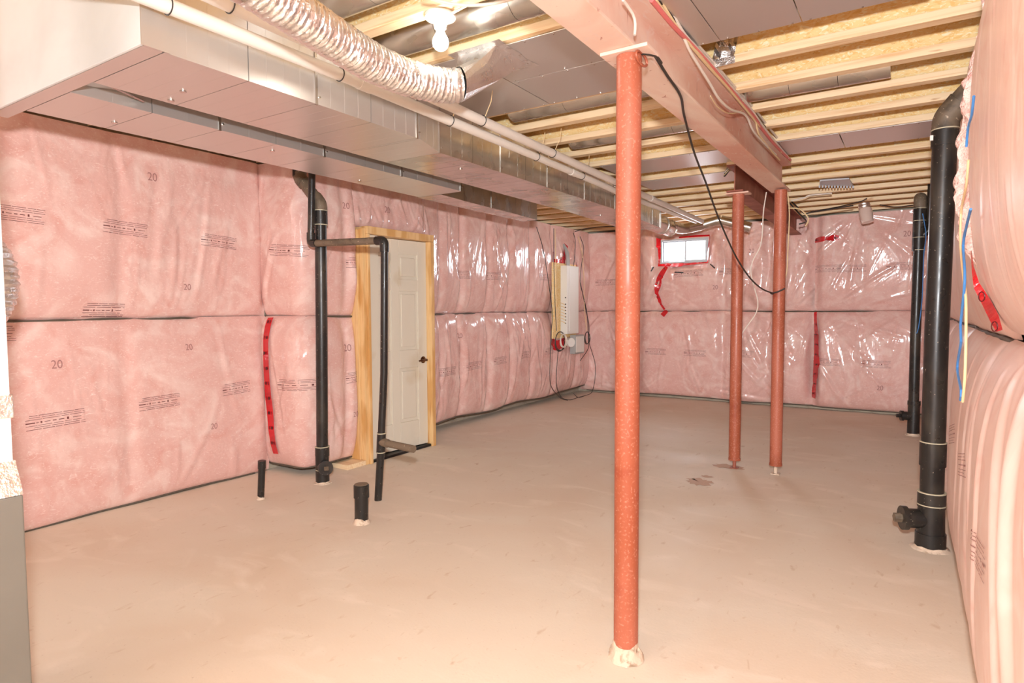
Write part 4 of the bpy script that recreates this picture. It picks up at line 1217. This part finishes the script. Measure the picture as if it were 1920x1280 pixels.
wire('cable', P_([(790, -8), (840, 6), (880, 10), (925, 7), (962, -3)], 2, 2.33), .006, 'cable_white', 'white cable looping in at the top edge behind the bulb')
wire('cable', [Vector((-1.49, 1.90, ZC - .012)), Vector((-1.47, 1.87, ZC - .02)), at(872, 12, 2, 2.35), at(880, 8, 2, 2.335)], .005, 'cable_white', 'short white cable feeding the lampholder')
# dark tangle where the beams overlap
for i in range(4):
    c = at(1366 + i * 2, 318, 1, 5.15)
    pts = [c + Vector((.03 * math.cos(a) - .02 * i * .3, .05 * math.sin(a), .055 * math.sin(a + .8) + .01 * i)) for a in [k * .7 for k in range(10)]]
    wire('coiled_cable', pts, .006, ['cable_black', 'cable_cream', 'cable_black', 'cable_white'][i], ['black cable coil at the near end of the brown beam', 'cream cable coil at the near end of the brown beam', 'second black coil, inner one, by the brown beam end', 'white cable coil at the near end of the brown beam'][i])
for i, L in enumerate([[(1478, 372), (1495, 388), (1508, 400), (1520, 398), (1540, 395), (1600, 385)], [(1480, 380), (1500, 402), (1512, 415), (1498, 420)], [(1484, 376), (1510, 370), (1518, 366), (1560, 362)], [(1478, 390), (1500, 392), (1516, 410), (1510, 424)]]):
    wire('cable', P_(L, 1, 7.2 if i < 2 else 6.6), .007, ['cable_black', 'cable_black', 'cable_white', 'cable_cream'][i],
         ['black cable leaving the tangle by the far beam along a joist', 'black cable drooping in the tangle beside the far beam', 'white cable from the far beam tangle toward the right', 'cream cable drooping in the tangle beside the far beam'][i])
wire('cable', P_([(1520, 397), (1570, 388), (1612, 378), (1625, 372)], 2, ZC - .012), .006, 'cable_black', 'black cable stapled under the far joists, left of the foil elbow')
wire('cable', P_([(1650, 384), (1680, 388), (1715, 384)], 2, ZC - .012), .006, 'cable_black', 'black cable stapled under the far joists, right of the foil elbow')
# perforated bracket under the joists
pb_ = thing('metal_bracket', at(1568, 341, 2, 2.37), 'small bright perforated bracket fixed under a far joist', 'bracket')
q0, q1, q2, q3 = at(1537, 337, 2, 2.372), at(1592, 333, 2, 2.372), at(1600, 346, 2, 2.366), at(1537, 345, 2, 2.366)
MB().hexa([q0 - Vector((0, 0, .012)), q1 - Vector((0, 0, .012)), q2 - Vector((0, 0, .016)), q3 - Vector((0, 0, .012))], [q0, q1, q2, q3]).build('plate', M['vinyl'], pb_)
for i in range(12):
    f = i / 11
    p = q3 * (1 - f) + q2 * f
    box('tooth', tuple(p + Vector((-.006, -.010, -.034))), tuple(p + Vector((.006, -.004, -.010))), M['vinyl'], pb_)
# foil elbow poking out of the back wall film
fe = thing('foil_elbow', (-.46, 7.72, 2.3), 'short crinkled foil elbow hanging from the ceiling by the back wall', 'duct')
flex(fe, [(-.475, 7.72, 2.372), (-.47, 7.72, 2.34), (-.462, 7.72, 2.30)], .055, 4, .03)
tube('outlet_sleeve', [(-.462, 7.72, 2.31), (-.455, 7.71, 2.26), (-.435, 7.70, 2.165)], [.062, .066, .058], M['clear'], fe, 24)

# ------------------------------------------------------------------ electrical panel
ep = thing('electrical_panel', (-3.9, 7.5, .91), 'tall white electrical panel box mounted on the left wall', 'electrical panel')
bx = box('enclosure', (-3.962, 7.33, .915), (-3.86, 7.665, 1.825), M['white'], ep, .004)
box('cover_door', (-3.86, 7.385, .95), (-3.852, 7.61, 1.79), M['white'], ep, .003)
for i in range(8):
    z = 1.06 + i * .042 if i < 7 else 1.40
    tube('knockout', [(-3.885, 7.33, z), (-3.885, 7.326, z)], .009, M['black'], ep, 12)
bdp = thing('backboard', (-4.03, 7.4, .9), 'strand board backing behind the white electrical panel', 'board')
box('board', (-3.985, 7.13, .86), (-3.965, 7.80, 1.86), M['osb'], bdp, .002)
for i in range(7):
    z = 1.06 + i * .04
    wire('branch_cable', [Vector((-3.885, 7.325, z)), Vector((-3.93, 7.27, z + .03)), Vector((-3.95, 7.23, z - .04)), Vector((-3.958, 7.205, z - .12))], .0045, 'cable_cream', 'cream cable into the left side of the white panel, %s of seven' % ['lowest', 'second from the bottom', 'third from the bottom', 'middle one', 'third from the top', 'second from the top', 'topmost'][i], 'branch cables of the electrical panel')
cdt = wire('conduit', [Vector((-3.94, 7.50, 1.82)), Vector((-3.94, 7.50, 1.92)), Vector((-3.97, 7.51, 2.04)), Vector((-4.02, 7.51, 2.12))], .027, 'conduit', 'grey conduit entering the top of the electrical panel')
cdt['category'] = 'conduit'
mt_ = thing('meter_box', (-3.95, 7.7, .63), 'small pale box hanging under the electrical panel', 'electrical box')
box('enclosure', (-3.96, 7.60, .63), (-3.88, 7.885, .89), M['conduit'], mt_, .004)
box('lid', (-3.88, 7.62, .65), (-3.874, 7.865, .87), M['white'], mt_, .003)
dv = thing('round_bracket', (-3.9, 7.5, .79), 'round pale cover at the left of the small box under the panel', 'electrical box')
tube('cover', [(-3.93, 7.52, .795), (-3.885, 7.50, .795)], .062, M['white'], dv, 24)
for sf, pts, wd, lab in ((ld_up, [(7.20, 2.0), (7.22, 1.88), (7.5, 1.87)], .07, 'red tape corner at the upper left of the electrical panel'), (ld_up, [(7.55, 2.12), (7.50, 2.0), (7.44, 1.88)], .09, 'ragged red tape above the electrical panel beside the conduit'),
                         (ld_up, [(7.86, 2.0), (7.90, 1.8), (7.88, 1.4), (7.90, 1.24)], .06, 'upper red tape strip down the right of the electrical panel'), (ld_lo, [(7.9, 1.19), (7.92, .93)], .06, 'lower red tape strip right of the electrical panel'),
                         (ld_lo, [(7.15, .84), (7.3, .76), (7.55, .80)], .13, 'crumpled red tape patch below the electrical panel')):
    tape_on('red_tape', sf, pts, wd, lab, 0)
XL = -3.93
def coil(c, R, n, r, mat, label, turns=2, sy=1.0):
    pts = [Vector(c) + Vector((.012 * math.sin(a * .37) + .02 * a / (2 * math.pi * turns), R * sy * math.cos(a) * (1 + .08 * math.sin(a * 1.3)), R * math.sin(a) * (1 + .06 * math.cos(a * .7)))) for a in [2 * math.pi * turns * i / n for i in range(n + 1)]]
    return wire('coiled_cable', pts, r, mat, label)
coil((-3.92, 7.22, .82), .125, 40, .006, 'cable_black', 'black cable coil hanging left below the electrical panel', 2, 1.1)
coil((-3.90, 7.28, .83), .085, 40, .006, 'cable_white', 'white cable coil inside the black coil below the panel', 3, 1.0)
coil((-3.93, 8.05, .83), .085, 30, .006, 'cable_black', 'small black cable loop right of the small pale box', 2, .9)
hang = [
    ([(1006, 425), (1019, 470), (1030, 540), (1036, 590), (1033, 630), (1031, 700), (1034, 725), (1050, 745), (1064, 760)], 'cable_black', 'black cable falling from the left duct end to the floor'),
    ([(1039, 428), (1039, 480), (1041, 560), (1044, 620)], 'cable_black', 'straight dark cable just left of the panel backboard'),
    ([(1042, 428), (1043, 480), (1044, 560), (1046, 620)], 'cable_cream', 'straight pale cable just left of the panel backboard'),
    ([(1049, 655), (1045, 700), (1046, 725), (1055, 745), (1070, 756), (1085, 758), (1098, 754)], 'cable_black', 'black cable looping from the coil out over the floor'),
    ([(1077, 436), (1081, 450), (1080, 480), (1077, 500)], 'cable_black', 'dark cable dropping into the top of the panel'),
    ([(1091, 443), (1097, 465), (1093, 500), (1091, 530), (1098, 560), (1104, 590), (1106, 640), (1105, 655), (1091, 676)], 'cable_black', 'dark cable hanging down right of the panel'),
    ([(1092, 530), (1100, 570), (1108, 610), (1108, 640), (1119, 680), (1119, 710), (1113, 735), (1100, 748), (1088, 748), (1079, 738)], 'cable_black', 'long dark cable curling to the floor in the back left corner'),
    ([(1088, 443), (1095, 470), (1099, 520), (1100, 575), (1104, 620)], 'cable_cream', 'pale cable hanging right of the panel'),
]
for i, (L, mt, lab) in enumerate(hang):
    wire('cable', [Vector((XL + .02, p.y, max(p.z, .012))) for p in P_(L, 0, XL + .02 + .005 * i)], .0045, mt, lab)
wire('cable', P_([(1078, 434), (1095, 429), (1130, 425), (1158, 424)], 1, 7.9), .006, 'cable_black', 'black cable running under the joists from the panel toward the nearest post')

# ------------------------------------------------------------------ marks on the floor
def flat_patch(name, cx, cy, rx, ry, mat, seed):
    r = random.Random(seed); n = 26
    pts = [(cx + rx * math.cos(a) * r.uniform(.6, 1.15), cy + ry * math.sin(a) * r.uniform(.6, 1.15), .0015) for a in [2 * math.pi * i / n for i in range(n)]]
    mb = MB(); mb.add(pts + [(cx, cy, .0015)], [(i, (i + 1) % n, n) for i in range(n)])
    return tag(mb.build(name, M[mat], floor), kind='stuff')
p = at(1310, 903, 2, 0); flat_patch('stain', p.x, p.y, .11, .10, 'stain', 1)
p = at(1325, 893, 2, 0); flat_patch('stain', p.x, p.y, .05, .03, 'stain', 2)
p = at(1368, 875, 2, 0); flat_patch('stain', p.x, p.y, .13, .08, 'stain', 3)
for a, c in (((1062, 830), (1132, 798)), ((1337, 843), (1364, 825))):
    A_, B_ = at(*a, 2, 0), at(*c, 2, 0); d = (B_ - A_).normalized(); nn = Vector((-d.y, d.x, 0)) * .004; z_ = Vector((0, 0, .0015))
    tag(MB().add([A_ - nn + z_, A_ + nn + z_, B_ + nn * .3 + z_, B_ - nn * .3 + z_], [(0, 1, 2, 3)]).build('scuff_line', M['scuff'], floor), kind='stuff')
